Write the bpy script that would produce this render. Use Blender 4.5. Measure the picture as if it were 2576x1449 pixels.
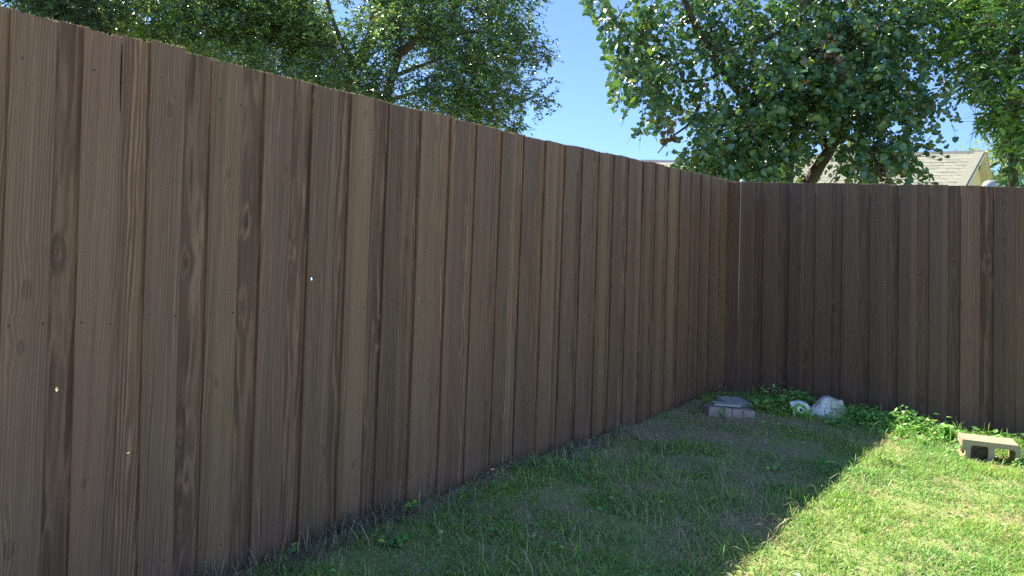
import bpy, bmesh, math, random
import numpy as np
from mathutils import Matrix, Vector

for o in list(bpy.data.objects):
    bpy.data.objects.remove(o)
S = bpy.context.scene
COL = S.collection
rng = np.random.default_rng(11)
random.seed(11)

# ------------------------------------------------------------------ camera
FPX = 1917.0                       # focal length for a picture 2576 wide
PITCH, ROLL, CAMZ = math.atan(76 / 1917.0), 0.03, 1.25
_f = np.array([0, math.cos(PITCH), math.sin(PITCH)])
_r0 = np.array([1.0, 0, 0]); _u0 = np.cross(_r0, _f)
_R = math.cos(ROLL) * _r0 + math.sin(ROLL) * _u0
_U = -math.sin(ROLL) * _r0 + math.cos(ROLL) * _u0
CAM = np.array([0, 0, CAMZ])
cd = bpy.data.cameras.new("camera"); cam = bpy.data.objects.new("camera", cd); COL.objects.link(cam)
cd.sensor_width = 36.0; cd.lens = 36.0 * FPX / 2576.0
cd.clip_start = 0.05; cd.clip_end = 2000
cam.matrix_world = Matrix(((_R[0], _U[0], -_f[0], 0), (_R[1], _U[1], -_f[1], 0), (_R[2], _U[2], -_f[2], CAMZ), (0, 0, 0, 1)))
S.camera = cam

# ------------------------------------------------------------------ sky, sun, exposure
SUN_EL = math.radians(53.5)
AZ = math.radians(37.2)
d1 = np.array([math.sin(AZ), math.cos(AZ), 0.0])     # along the long fence, away from the camera
d2 = np.array([math.cos(AZ), -math.sin(AZ), 0.0])    # along the back fence, to the right
_p = math.radians(10)
trav = math.cos(_p) * d2 - math.sin(_p) * d1         # horizontal travel of the light
to_sun = np.array([-trav[0] * math.cos(SUN_EL), -trav[1] * math.cos(SUN_EL), math.sin(SUN_EL)])
SUN_ROT = math.atan2(to_sun[0], to_sun[1])
w = bpy.data.worlds.new("World"); S.world = w; w.use_nodes = True
nt = w.node_tree; nt.nodes.clear()
sky = nt.nodes.new("ShaderNodeTexSky"); sky.sky_type = 'NISHITA'; sky.sun_disc = False
sky.sun_elevation = SUN_EL; sky.sun_rotation = SUN_ROT
sky.air_density = 0.4; sky.dust_density = 0.0; sky.ozone_density = 4.0; sky.altitude = 0
bg = nt.nodes.new("ShaderNodeBackground"); bg.inputs[1].default_value = 0.15
out = nt.nodes.new("ShaderNodeOutputWorld")
nt.links.new(sky.outputs[0], bg.inputs[0]); nt.links.new(bg.outputs[0], out.inputs[0])
sl = bpy.data.lights.new("sun", 'SUN'); sl.energy = 4.6; sl.angle = math.radians(0.53); sl.color = (1.0, 0.91, 0.76)
so = bpy.data.objects.new("sun", sl); COL.objects.link(so)
so.rotation_mode = 'QUATERNION'; so.rotation_quaternion = Vector(to_sun).to_track_quat('Z', 'Y')
so.location = (0, 0, 20)
vs = S.view_settings
vs.view_transform = 'Standard'; vs.look = 'None'; vs.exposure = 1.60; vs.gamma = 1.0; vs.use_curve_mapping = False
S.render.engine = 'CYCLES'
S.cycles.max_bounces = 8; S.cycles.transparent_max_bounces = 8
S.cycles.use_denoising = False
S.cycles.use_adaptive_sampling = False
try:
    S.cycles.sample_clamp_indirect = 6.0
except Exception:
    pass

# ------------------------------------------------------------------ helpers
def at(x, y, Z):
    """world point seen at (x, y) of a 2576 x 1449 picture, Z metres ahead of the camera"""
    d = (x - 1288) / FPX * _R - (y - 724.5) / FPX * _U + _f
    return CAM + d / d[1] * Z

def to_px(P):
    q = np.asarray(P) - CAM
    X, Y, Z = q @ _R, q @ _U, q @ _f
    Z = np.where(np.abs(Z) < 1e-4, 1e-4, Z)
    return 1288 + FPX * X / Z, 724.5 - FPX * Y / Z, Z

CORNER = np.array([1.8394, 6.5, 0.0])                # foot of the corner in plan
def yard(s1, s2, z=0.0):                             # s1 back from the corner along the long fence, s2 along the back fence
    s1 = np.asarray(s1, float); s2 = np.asarray(s2, float)
    P = CORNER[None, :] - s1.reshape(-1, 1) * d1 + s2.reshape(-1, 1) * d2
    P[:, 2] = z
    return P

_hash = np.random.default_rng(5).random((4, 256, 256))
def vnoise(x, y, f, k=0):
    x = np.asarray(x, float) * f + 1000.37; y = np.asarray(y, float) * f + 1000.71
    xi = np.floor(x).astype(int); yi = np.floor(y).astype(int); u = x - xi; v = y - yi
    u = u * u * (3 - 2 * u); v = v * v * (3 - 2 * v); h = _hash[k]
    g = lambda a, b: h[a % 256, b % 256]
    return (g(xi, yi) * (1 - u) + g(xi + 1, yi) * u) * (1 - v) + (g(xi, yi + 1) * (1 - u) + g(xi + 1, yi + 1) * u) * v

def ground_z(s1, s2):
    s1 = np.asarray(s1, float); s2 = np.asarray(s2, float)
    a = np.clip(s1, -1.5, 12); b = np.clip(s2, -1.5, 9)
    z = 0.684 - 0.0811 * a - 0.0743 * b
    z = z + 0.032 * np.exp(-((s1 - 2.8) / 0.6) ** 2 - (s2 / 0.6) ** 2)
    z = z + 0.03 * np.exp(-((s1 - 0.5) / 0.6) ** 2 - ((s2 - 0.4) / 0.5) ** 2)
    z = z + 0.028 * (vnoise(s1, s2, 2.1, 0) - 0.5) + 0.016 * (vnoise(s1, s2, 6.0, 1) - 0.5) + 0.008 * (vnoise(s1, s2, 19.0, 2) - 0.5)
    return z

def on_ground(s1, s2, dz=0.0):
    P = yard(s1, s2); P[:, 2] = ground_z(s1, s2) + dz
    return P

def link(name, me, mat=None, parent=None):
    o = bpy.data.objects.new(name, me); COL.objects.link(o)
    if mat is not None and me is not None and not me.materials:
        for m in (mat if isinstance(mat, (list, tuple)) else [mat]):
            me.materials.append(m)
    if parent is not None:
        o.parent = parent
    return o

def empty(name, loc):
    o = bpy.data.objects.new(name, None); COL.objects.link(o); o.location = loc; o.empty_display_size = 0.1
    return o

def tag(o, label=None, cat=None, group=None, kind=None):
    if label: o["label"] = label
    if cat: o["category"] = cat
    if group: o["group"] = group
    if kind: o["kind"] = kind
    return o

def child(name, me, mat, parent):
    """a part whose mesh is in world coordinates, hung under a thing (location only, no rotation)"""
    o = link(name, me, mat, parent)
    o.location = -Vector(parent.matrix_basis.translation) if parent.type == 'EMPTY' else (0, 0, 0)
    return o

def mesh_np(name, V, faces, smooth=False, tint=None, mat_idx=None):
    """V (n,3); faces list of int arrays (m,k)"""
    me = bpy.data.meshes.new(name)
    V = np.ascontiguousarray(V, np.float32)
    loops = np.concatenate([f.ravel() for f in faces]).astype(np.int32)
    tot = np.concatenate([np.full(len(f), f.shape[1], np.int32) for f in faces])
    start = np.concatenate([[0], np.cumsum(tot)[:-1]]).astype(np.int32)
    me.vertices.add(len(V)); me.vertices.foreach_set("co", V.ravel())
    me.loops.add(len(loops)); me.loops.foreach_set("vertex_index", loops)
    me.polygons.add(len(tot)); me.polygons.foreach_set("loop_start", start)
    try:
        me.polygons.foreach_set("loop_total", tot)
    except Exception:
        pass
    if mat_idx is not None:
        me.polygons.foreach_set("material_index", np.asarray(mat_idx, np.int32))
    me.polygons.foreach_set("use_smooth", np.full(len(tot), smooth, bool))
    me.update(calc_edges=True)
    if tint is not None:
        a = me.attributes.new("tint", 'FLOAT', 'POINT'); a.data.foreach_set("value", np.ascontiguousarray(tint, np.float32))
    me.validate()
    return me

def pydata(name, V, F, smooth=False):
    me = bpy.data.meshes.new(name); me.from_pydata([tuple(map(float, v)) for v in V], [], F); me.update()
    if smooth:
        for p in me.polygons: p.use_smooth = True
    return me

def bevel_box(name, sx, sy, sz, bev=0.004, seg=1, jit=0.0):
    bm = bmesh.new(); bmesh.ops.create_cube(bm, size=1.0)
    bmesh.ops.scale(bm, vec=(sx, sy, sz), verts=bm.verts)
    if bev: bmesh.ops.bevel(bm, geom=bm.edges[:], offset=bev, segments=seg, affect='EDGES')
    if jit:
        for v in bm.verts: v.co += Vector((random.uniform(-jit, jit), random.uniform(-jit, jit), random.uniform(-jit, jit)))
    me = bpy.data.meshes.new(name); bm.to_mesh(me); bm.free()
    return me

def tube(paths, sides=8, wob=0.08):
    """paths: list of (points (n,3), radii (n,)) -> V, [quads]"""
    Vs, Fs, base = [], [], 0
    for pts, rad in paths:
        pts = np.asarray(pts, float); n = len(pts)
        # resample smoothly (Catmull-Rom)
        m = max(2, 4 * (n - 1) + 1); tt = np.linspace(0, n - 1, m)
        i = np.clip(np.floor(tt).astype(int), 0, n - 2); u = (tt - i)[:, None]
        g = lambda k: pts[np.clip(i + k, 0, n - 1)]
        q = 0.5 * (2 * g(0) + (g(1) - g(-1)) * u + (2 * g(-1) - 5 * g(0) + 4 * g(1) - g(2)) * u ** 2 + (3 * g(0) - g(-1) - 3 * g(1) + g(2)) * u ** 3)
        r = np.interp(tt, np.arange(n), rad)
        T = np.gradient(q, axis=0); T /= np.linalg.norm(T, axis=1, keepdims=True) + 1e-9
        ref = np.array([0.31, 0.2, 0.93]); A = np.cross(T, ref)
        bad = np.linalg.norm(A, axis=1) < 0.1; A[bad] = np.cross(T[bad], np.array([1.0, 0, 0]))
        A /= np.linalg.norm(A, axis=1, keepdims=True); B = np.cross(T, A)
        ang = np.linspace(0, 2 * np.pi, sides, endpoint=False)
        ring = q[:, None, :] + r[:, None, None] * (1 + wob * (rng.random((m, sides, 1)) - 0.5) * 2) * (np.cos(ang)[None, :, None] * A[:, None, :] + np.sin(ang)[None, :, None] * B[:, None, :])
        Vs.append(ring.reshape(-1, 3))
        a, b = np.meshgrid(np.arange(m - 1), np.arange(sides), indexing='ij')
        c = (b + 1) % sides
        Fs.append(np.stack([a * sides + b, a * sides + c, (a + 1) * sides + c, (a + 1) * sides + b], -1).reshape(-1, 4) + base)
        base += m * sides
    return np.concatenate(Vs), [np.concatenate(Fs)]

# ------------------------------------------------------------------ materials
def new_mat(name):
    m = bpy.data.materials.new(name); m.use_nodes = True
    n = m.node_tree.nodes; n.clear()
    o = n.new("ShaderNodeOutputMaterial"); p = n.new("ShaderNodeBsdfPrincipled")
    m.node_tree.links.new(p.outputs[0], o.inputs[0])
    return m, m.node_tree, p, o

class NB:
    """small node builder"""
    def __init__(s, tree): s.t = tree; s.n = tree.nodes; s.l = tree.links
    def _in(s, sock, v):
        if v is None: return
        if isinstance(v, bpy.types.NodeSocket): s.l.new(v, sock)
        else: sock.default_value = v
    def math(s, op, a, b=None, c=None, clamp=False):
        n = s.n.new("ShaderNodeMath"); n.operation = op; n.use_clamp = clamp
        s._in(n.inputs[0], a); s._in(n.inputs[1], b)
        if c is not None: s._in(n.inputs[2], c)
        return n.outputs[0]
    def noise(s, vec, scale, detail=2.0, rough=0.5):
        n = s.n.new("ShaderNodeTexNoise"); s._in(n.inputs["Vector"], vec); s._in(n.inputs["Scale"], scale)
        n.inputs["Detail"].default_value = detail; n.inputs["Roughness"].default_value = rough
        return n.outputs[0]
    def mapv(s, vec, scale=(1, 1, 1), loc=None):
        n = s.n.new("ShaderNodeVectorMath"); n.operation = 'MULTIPLY'; s._in(n.inputs[0], vec); s._in(n.inputs[1], scale)
        if loc is None: return n.outputs[0]
        m = s.n.new("ShaderNodeVectorMath"); m.operation = 'ADD'; s.l.new(n.outputs[0], m.inputs[0]); s._in(m.inputs[1], loc)
        return m.outputs[0]
    def xyz(s, x, y, z):
        n = s.n.new("ShaderNodeCombineXYZ"); s._in(n.inputs[0], x); s._in(n.inputs[1], y); s._in(n.inputs[2], z); return n.outputs[0]
    def sep(s, v):
        n = s.n.new("ShaderNodeSeparateXYZ"); s._in(n.inputs[0], v); return n.outputs
    def ramp(s, fac, stops, interp='LINEAR'):
        n = s.n.new("ShaderNodeValToRGB"); s._in(n.inputs[0], fac); cr = n.color_ramp; cr.interpolation = interp
        while len(cr.elements) < len(stops): cr.elements.new(0.5)
        for e, (p, c) in zip(cr.elements, stops): e.position = p; e.color = (*c, 1) if len(c) == 3 else c
        return n.outputs[0]
    def mix(s, fac, a, b, mode='MIX'):
        n = s.n.new("ShaderNodeMix"); n.data_type = 'RGBA'; n.blend_type = mode
        s._in(n.inputs[0], fac)
        for sock, v in ((n.inputs[6], a), (n.inputs[7], b)):
            if isinstance(v, bpy.types.NodeSocket): s.l.new(v, sock)
            else: sock.default_value = (*v, 1) if len(v) == 3 else v
        return n.outputs[2]
    def scale_col(s, col, fac):
        n = s.n.new("ShaderNodeVectorMath"); n.operation = 'SCALE'; s._in(n.inputs[0], col); s._in(n.inputs[3], fac); return n.outputs[0]
    def maprange(s, v, a, b, c, d, smooth=False):
        n = s.n.new("ShaderNodeMapRange"); n.interpolation_type = 'SMOOTHSTEP' if smooth else 'LINEAR'
        s._in(n.inputs[0], v)
        for i, q in enumerate((a, b, c, d)): s._in(n.inputs[i + 1], q)
        return n.outputs[0]
    def bump(s, h, strength, dist):
        n = s.n.new("ShaderNodeBump"); n.inputs["Strength"].default_value = strength; n.inputs["Distance"].default_value = dist
        s._in(n.inputs["Height"], h); return n.outputs[0]
    def coord(s, which="Object"):
        n = s.n.new("ShaderNodeTexCoord"); return n.outputs[which]
    def rand(s):
        n = s.n.new("ShaderNodeObjectInfo"); return n.outputs["Random"]
    def attr(s, name):
        n = s.n.new("ShaderNodeAttribute"); n.attribute_name = name; return n.outputs["Fac"]

def wood_mat(name, cols, lines, contrast, bumpd, rough=0.6, streaks=0.7, wan=(6.0, 15.0), knot=1.2):
    """stained rough-sawn picket: growth rings, knots, fibres; every board differs by its own random number"""
    m, t, p, o = new_mat(name); b = NB(t)
    c = b.coord("Object"); X, Y, Z = b.sep(c); r = b.rand()
    r2 = b.math('FRACT', b.math('MULTIPLY', r, 17.31)); r3 = b.math('FRACT', b.math('MULTIPLY', r, 131.7))
    off = b.math('MULTIPLY', r, 91.7)
    # knots
    kv = b.xyz(b.math('ADD', b.math('MULTIPLY', X, 8.0), off), b.math('ADD', b.math('MULTIPLY', Z, 4.0), b.math('MULTIPLY', r2, 40.0)), 0.0)
    vor = b.n.new("ShaderNodeTexVoronoi"); vor.voronoi_dimensions = '2D'; vor.feature = 'F1'; vor.inputs["Scale"].default_value = 1.0
    b.l.new(kv, vor.inputs["Vector"]); dk0 = vor.outputs["Distance"]
    has = b.math('GREATER_THAN', b.sep(vor.outputs["Color"])[0], 0.80)      # only some cells hold a knot
    dk = b.math('ADD', b.math('MULTIPLY', dk0, b.maprange(b.sep(vor.outputs["Color"])[1], 0, 1, 0.65, 2.2)), b.math('MULTIPLY', b.math('SUBTRACT', 1.0, has), 2.0))
    g = b.maprange(dk, 0.0, 0.55, 1.0, 0.0, True)
    wv = b.xyz(b.math('ADD', b.math('MULTIPLY', X, 9.0), off), off, b.math('MULTIPLY', Z, 0.5))
    wander = b.math('SUBTRACT', b.noise(wv, 1.0, 2.5, 0.5), 0.5)
    slope = b.maprange(r3, 0.0, 1.0, lines[0], lines[1])
    ph = b.math('ADD', b.math('MULTIPLY', X, slope), b.math('MULTIPLY', wander, b.maprange(r2, 0, 1, wan[0], wan[1])))
    ph = b.math('ADD', ph, b.math('MULTIPLY', g, knot))
    fine = b.math('SUBTRACT', b.noise(b.mapv(c, (34, 1, 2.6), b.xyz(off, 7.0, off)), 1.0, 3), 0.5)
    ph = b.math('ADD', ph, b.math('MULTIPLY', fine, 2.4))
    s = b.math('SINE', b.math('MULTIPLY', ph, 6.2832))
    line = b.math('POWER', b.math('MULTIPLY', b.math('ADD', s, 1.0), 0.5), 2.2)
    strength = b.noise(b.mapv(c, (22, 1, 1.6), b.xyz(off, 3.0, off)), 1.0, 2)      # the lines fade in and out
    lamt = b.math('MULTIPLY', b.math('SUBTRACT', line, 0.4), b.maprange(strength, 0.35, 0.62, 0.25, 1.0))
    fib = b.noise(b.mapv(c, (260, 60, 5), b.xyz(off, 0.0, 0.0)), 1.0, 3, 0.65)
    saw = b.noise(b.mapv(c, (70, 10, 260), b.xyz(off, 0.0, off)), 1.0, 2)
    blot = b.noise(b.mapv(c, (14, 2, 2.2), b.xyz(off, off, 0.0)), 1.0, 3)
    base = b.mix(b.maprange(blot, 0.3, 0.7, 0, 1), b.ramp(r, cols[0]), b.ramp(r2, cols[1]))
    streak = b.noise(b.mapv(c, (75, 10, 0.9), b.xyz(off, off, 1.0)), 1.0, 2)
    val = b.math('ADD', 1.0, b.math('MULTIPLY', lamt, contrast))
    val = b.math('ADD', val, b.math('MULTIPLY', b.math('SUBTRACT', streak, 0.5), streaks))
    val = b.math('ADD', val, b.math('MULTIPLY', b.math('SUBTRACT', fib, 0.5), 0.32))
    val = b.math('ADD', val, b.math('MULTIPLY', b.math('SUBTRACT', saw, 0.5), 0.22))
    r4 = b.math('FRACT', b.math('MULTIPLY', r, 57.13))
    edge = b.math('ADD', b.math('MULTIPLY', b.math('SUBTRACT', r4, 0.5), 0.085), b.math('MULTIPLY', wander, 0.020))
    tone = b.maprange(b.math('SUBTRACT', X, edge), -0.0025, 0.0025, -1.0, 1.0, True)
    val = b.math('ADD', val, b.math('MULTIPLY', tone, b.maprange(r2, 0, 1, -0.15, 0.13)))
    val = b.math('MULTIPLY', val, b.maprange(r3, 0, 1, 0.80, 1.15))
    dk = b.math('ADD', dk, b.math('MULTIPLY', b.math('SUBTRACT', b.noise(b.mapv(c, (90, 5, 60)), 1.0, 2), 0.5), 0.05))
    kc = b.maprange(dk, 0.045, 0.085, 1.0, 0.0, True)
    kr = b.math('MULTIPLY', b.maprange(dk, 0.06, 0.085, 0, 1, True), b.maprange(dk, 0.085, 0.12, 1, 0, True))
    val = b.math('MULTIPLY', val, b.math('SUBTRACT', 1.0, b.math('MULTIPLY', kr, 0.18)))
    val = b.math('MULTIPLY', val, b.math('SUBTRACT', 1.0, b.math('MULTIPLY', kc, 0.20)))
    col = b.scale_col(base, val)
    b.l.new(col, p.inputs["Base Color"])
    p.inputs["Roughness"].default_value = rough; p.inputs["Specular IOR Level"].default_value = 0.35
    h = b.math('ADD', b.math('MULTIPLY', lamt, 0.9), b.math('MULTIPLY', fib, 0.55))
    h = b.math('ADD', h, b.math('MULTIPLY', saw, 0.35)); h = b.math('ADD', h, b.math('MULTIPLY', kc, 0.6)); h = b.math('SUBTRACT', h, b.math('MULTIPLY', kr, 1.0))
    b.l.new(b.bump(h, 0.8, bumpd), p.inputs["Normal"])
    return m

BR = [(0.0, (0.161, 0.084, 0.054)), (0.35, (0.187, 0.101, 0.067)), (0.7, (0.183, 0.102, 0.056)), (1.0, (0.205, 0.107, 0.075))]
BR2 = [(0.0, (0.174, 0.104, 0.050)), (0.5, (0.187, 0.110, 0.068)), (1.0, (0.174, 0.093, 0.057))]
BK = [(0.0, (0.151, 0.078, 0.047)), (0.5, (0.182, 0.097, 0.058)), (1.0, (0.173, 0.095, 0.060))]
BK2 = [(0.0, (0.161, 0.085, 0.051)), (1.0, (0.191, 0.102, 0.061))]
MAT_FRONT = wood_mat("stained_picket", (BR, BR2), (55, 115), 0.58, 0.0018, 0.6, 0.55, (3.0, 9.0))
MAT_BACK = wood_mat("rough_picket", (BK, BK2), (6, 75), 1.0, 0.0028, 0.65, 0.7, (3.5, 9.0), 0.9)
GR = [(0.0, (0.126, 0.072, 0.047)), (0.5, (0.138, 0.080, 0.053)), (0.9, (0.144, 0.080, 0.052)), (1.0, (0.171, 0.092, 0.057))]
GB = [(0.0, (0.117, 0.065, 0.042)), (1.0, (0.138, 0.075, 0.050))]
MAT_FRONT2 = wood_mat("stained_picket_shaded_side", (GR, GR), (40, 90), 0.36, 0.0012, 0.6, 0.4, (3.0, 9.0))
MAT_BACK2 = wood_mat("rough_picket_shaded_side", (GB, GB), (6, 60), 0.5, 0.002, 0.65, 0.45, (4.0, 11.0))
MAT_FRONT2.name = "stained_picket_painted_shade"; MAT_BACK2.name = "rough_picket_painted_shade"  # back fence copies of the pickets, darkened to put its shade into the stain

def simple_mat(name, col, rough=0.7, noise=None, bumpd=0.0, spec=0.3, metal=0.0, scale=30.0):
    m, t, p, o = new_mat(name); b = NB(t)
    p.inputs["Roughness"].default_value = rough; p.inputs["Specular IOR Level"].default_value = spec; p.inputs["Metallic"].default_value = metal
    if noise:
        n = b.noise(b.coord("Object"), scale, 5, 0.6); n2 = b.noise(b.coord("Object"), scale * 6, 3, 0.6)
        f = b.math('ADD', b.math('MULTIPLY', n, 0.65), b.math('MULTIPLY', n2, 0.35))
        b.l.new(b.mix(b.maprange(f, 0.3, 0.7, 0, 1), col, noise), p.inputs["Base Color"])
        if bumpd: b.l.new(b.bump(f, 0.7, bumpd), p.inputs["Normal"])
    else:
        p.inputs["Base Color"].default_value = (*col, 1)
    return m

def leaf_mat(name, stops, tstops, rough=0.4, trans=0.4, spec=0.5):
    m, t, p, o = new_mat(name); b = NB(t)
    a = b.attr("tint")
    n = b.noise(b.coord("Object"), 25.0, 2)
    col = b.scale_col(b.ramp(a, stops), b.maprange(n, 0.3, 0.7, 0.8, 1.2))
    b.l.new(col, p.inputs["Base Color"])
    p.inputs["Roughness"].default_value = rough; p.inputs["Specular IOR Level"].default_value = spec
    tr = b.n.new("ShaderNodeBsdfTranslucent"); b.l.new(b.ramp(a, tstops), tr.inputs[0])
    mx = b.n.new("ShaderNodeMixShader"); mx.inputs[0].default_value = trans
    b.l.new(p.outputs[0], mx.inputs[1]); b.l.new(tr.outputs[0], mx.inputs[2]); b.l.new(mx.outputs[0], o.inputs[0])
    return m

MAT_OAK = leaf_mat("oak_leaf", [(0, (0.020, 0.064, 0.035)), (0.45, (0.046, 0.118, 0.047)), (0.8, (0.105, 0.205, 0.050)), (1.0, (0.18, 0.27, 0.06))],
                   [(0, (0.02, 0.08, 0.03)), (0.45, (0.10, 0.28, 0.05)), (0.8, (0.40, 0.60, 0.08)), (1.0, (0.62, 0.75, 0.10))], 0.27, 0.30, 0.9)
MAT_HEART = leaf_mat("heart_leaf", [(0, (0.048, 0.118, 0.062)), (0.6, (0.069, 0.153, 0.061)), (0.93, (0.090, 0.158, 0.033)), (0.955, (0.090, 0.053, 0.033)), (1.0, (0.126, 0.079, 0.049))],
                     [(0, (0.05, 0.15, 0.03)), (0.6, (0.11, 0.26, 0.03)), (0.93, (0.32, 0.46, 0.03)), (0.955, (0.10, 0.05, 0.02)), (1.0, (0.14, 0.08, 0.03))], 0.28, 0.28, 0.85)
MAT_LANCE = leaf_mat("pecan_leaf", [(0, (0.065, 0.162, 0.056)), (0.5, (0.114, 0.244, 0.060)), (1.0, (0.227, 0.373, 0.053))],
                     [(0, (0.06, 0.17, 0.02)), (0.6, (0.16, 0.33, 0.03)), (1.0, (0.40, 0.52, 0.04))], 0.30, 0.36, 0.8)
MAT_DARKLEAF = leaf_mat("dark_tree_leaf", [(0, (0.016, 0.048, 0.026)), (0.7, (0.028, 0.065, 0.028)), (1.0, (0.08, 0.13, 0.02))],
                        [(0, (0.02, 0.08, 0.03)), (0.7, (0.06, 0.17, 0.03)), (1.0, (0.4, 0.5, 0.05))], 0.45, 0.25)
MAT_PALEBUSH = leaf_mat("pale_bush_leaf", [(0, (0.12, 0.19, 0.06)), (1.0, (0.22, 0.30, 0.10))], [(0, (0.22, 0.34, 0.08)), (1.0, (0.42, 0.52, 0.14))], 0.5, 0.4)
MAT_WEED = leaf_mat("weed_leaf", [(0, (0.137, 0.346, 0.109)), (0.6, (0.236, 0.510, 0.119)), (0.9, (0.437, 0.673, 0.134)), (1.0, (0.728, 0.765, 0.437))],
                    [(0, (0.09, 0.3, 0.06)), (0.6, (0.2, 0.46, 0.07)), (1.0, (0.5, 0.6, 0.12))], 0.45, 0.32)
MAT_DUSKLEAF = leaf_mat("dull_dry_leaf", [(0, (0.10, 0.09, 0.085)), (1.0, (0.16, 0.14, 0.12))], [(0, (0.08, 0.07, 0.06)), (1, (0.12, 0.1, 0.08))], 0.6, 0.15)
MAT_GRASS = leaf_mat("grass_blade", [(0, (0.21, 0.42, 0.13)), (0.35, (0.33, 0.50, 0.11)), (0.6, (0.46, 0.53, 0.10)), (0.75, (0.52, 0.46, 0.22)), (1.0, (0.62, 0.54, 0.36))],
                     [(0, (0.16, 0.44, 0.10)), (0.35, (0.30, 0.54, 0.09)), (0.6, (0.46, 0.60, 0.10)), (0.75, (0.52, 0.46, 0.2)), (1.0, (0.58, 0.5, 0.32))], 0.45, 0.42)
MAT_STALK = leaf_mat("dry_stalk", [(0, (0.13, 0.10, 0.09)), (0.5, (0.22, 0.17, 0.14)), (1.0, (0.48, 0.42, 0.26))], [(0, (0.10, 0.08, 0.06)), (0.5, (0.2, 0.17, 0.1)), (1, (0.5, 0.46, 0.22))], 0.65, 0.3)
MAT_BARK = simple_mat("bark", (0.060, 0.047, 0.038), 0.85, (0.15, 0.12, 0.10), 0.02, 0.2, scale=14)
MAT_BARK2 = simple_mat("pale_bark", (0.11, 0.092, 0.078), 0.85, (0.24, 0.205, 0.175), 0.015, 0.2, scale=12)
MAT_CONC = simple_mat("cinder_concrete", (0.285, 0.244, 0.164), 0.9, (0.418, 0.359, 0.246), 0.004, 0.15, scale=45)
MAT_DIRTY = simple_mat("dirt_in_block", (0.08, 0.06, 0.045), 0.95, (0.20, 0.16, 0.12), 0.02, 0.1, scale=25)
MAT_PAVER = simple_mat("pink_paver", (0.33, 0.255, 0.235), 0.9, (0.42, 0.335, 0.31), 0.003, 0.15, scale=50)
MAT_SLAB = simple_mat("grey_slab", (0.34, 0.36, 0.33), 0.9, (0.46, 0.47, 0.43), 0.003, 0.15, scale=45)
MAT_ROCK = simple_mat("rock", (0.13, 0.12, 0.11), 0.9, (0.26, 0.245, 0.22), 0.01, 0.15, scale=22)
MAT_PEBBLE = simple_mat("pebble", (0.34, 0.32, 0.29), 0.8, (0.62, 0.60, 0.56), 0.0, 0.2, scale=40)
MAT_NAIL = simple_mat("rusty_nail", (0.035, 0.028, 0.026), 0.6, (0.09, 0.07, 0.06), 0.0, 0.3, scale=200)
MAT_STEEL = simple_mat("galvanised_steel", (0.36, 0.37, 0.37), 0.5, (0.46, 0.47, 0.46), 0.0, 0.4, 0.25, 20)
MAT_WHITE = simple_mat("white_trim", (0.50, 0.47, 0.40), 0.6, (0.58, 0.55, 0.47), 0.0, 0.3, scale=8)
MAT_YELLOW = simple_mat("yellow_siding", (0.594, 0.460, 0.204), 0.7, (0.648, 0.515, 0.252), 0.0, 0.3, scale=4)
MAT_WALL = simple_mat("pale_brick_wall", (0.46, 0.38, 0.34), 0.85, (0.56, 0.48, 0.44), 0.0, 0.2, scale=9)
MAT_SACK = None

def shingle_mat(name, c1, c2):
    m, t, p, o = new_mat(name); b = NB(t)
    r = b.rand(); n = b.noise(b.coord("Object"), 60.0, 4, 0.7)
    col = b.scale_col(b.mix(r, c1, c2), b.maprange(n, 0.3, 0.7, 0.85, 1.12))
    b.l.new(col, p.inputs["Base Color"]); p.inputs["Roughness"].default_value = 0.9; p.inputs["Specular IOR Level"].default_value = 0.2
    return m
MAT_SHINGLE = shingle_mat("grey_green_shingle", (0.282, 0.282, 0.224), (0.352, 0.348, 0.282))
MAT_SHINGLE2 = shingle_mat("pinkish_shingle", (0.440, 0.396, 0.370), (0.528, 0.484, 0.458))
MAT_FELT = simple_mat("roof_felt", (0.10, 0.10, 0.09), 0.9)

def ground_mat():
    m, t, p, o = new_mat("yard_soil"); b = NB(t)
    c = b.coord("Object"); a = b.attr("tint")          # tint: how much thatch lies on the soil
    n1 = b.noise(c, 3.0, 4, 0.6); n2 = b.noise(c, 38.0, 5, 0.65); n3 = b.noise(c, 170.0, 3, 0.6)
    soil = b.mix(b.maprange(n2, 0.3, 0.7, 0, 1), (0.33, 0.235, 0.145), (0.52, 0.395, 0.255))
    straw = b.mix(b.maprange(b.noise(b.mapv(c, (90, 260, 60)), 1.0, 3), 0.35, 0.65, 0, 1), (0.32, 0.245, 0.14), (0.56, 0.45, 0.27))
    green = b.mix(b.maprange(n2, 0.35, 0.65, 0, 1), (0.19, 0.31, 0.09), (0.32, 0.44, 0.13))
    th = b.mix(b.maprange(n1, 0.32, 0.54, 0, 1), straw, green)
    n4 = b.noise(b.mapv(c, (320, 120, 90)), 1.0, 3, 0.7); n5 = b.noise(b.mapv(c, (110, 330, 90)), 1.0, 3, 0.7)
    mat_ = b.math('ADD', b.math('MULTIPLY', n4, 0.5), b.math('MULTIPLY', n5, 0.5))
    th = b.scale_col(th, b.maprange(mat_, 0.36, 0.62, 0.60, 1.40))
    fac = b.math('MULTIPLY', a, b.maprange(n3, 0.3, 0.55, 0.35, 1.0), clamp=True)
    b.l.new(b.mix(fac, soil, th), p.inputs["Base Color"])
    p.inputs["Roughness"].default_value = 0.95; p.inputs["Specular IOR Level"].default_value = 0.12
    h = b.math('ADD', n2, b.math('MULTIPLY', n3, 0.5))
    b.l.new(b.bump(h, 0.9, 0.02), p.inputs["Normal"])
    return m
MAT_GROUND = ground_mat()

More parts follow.
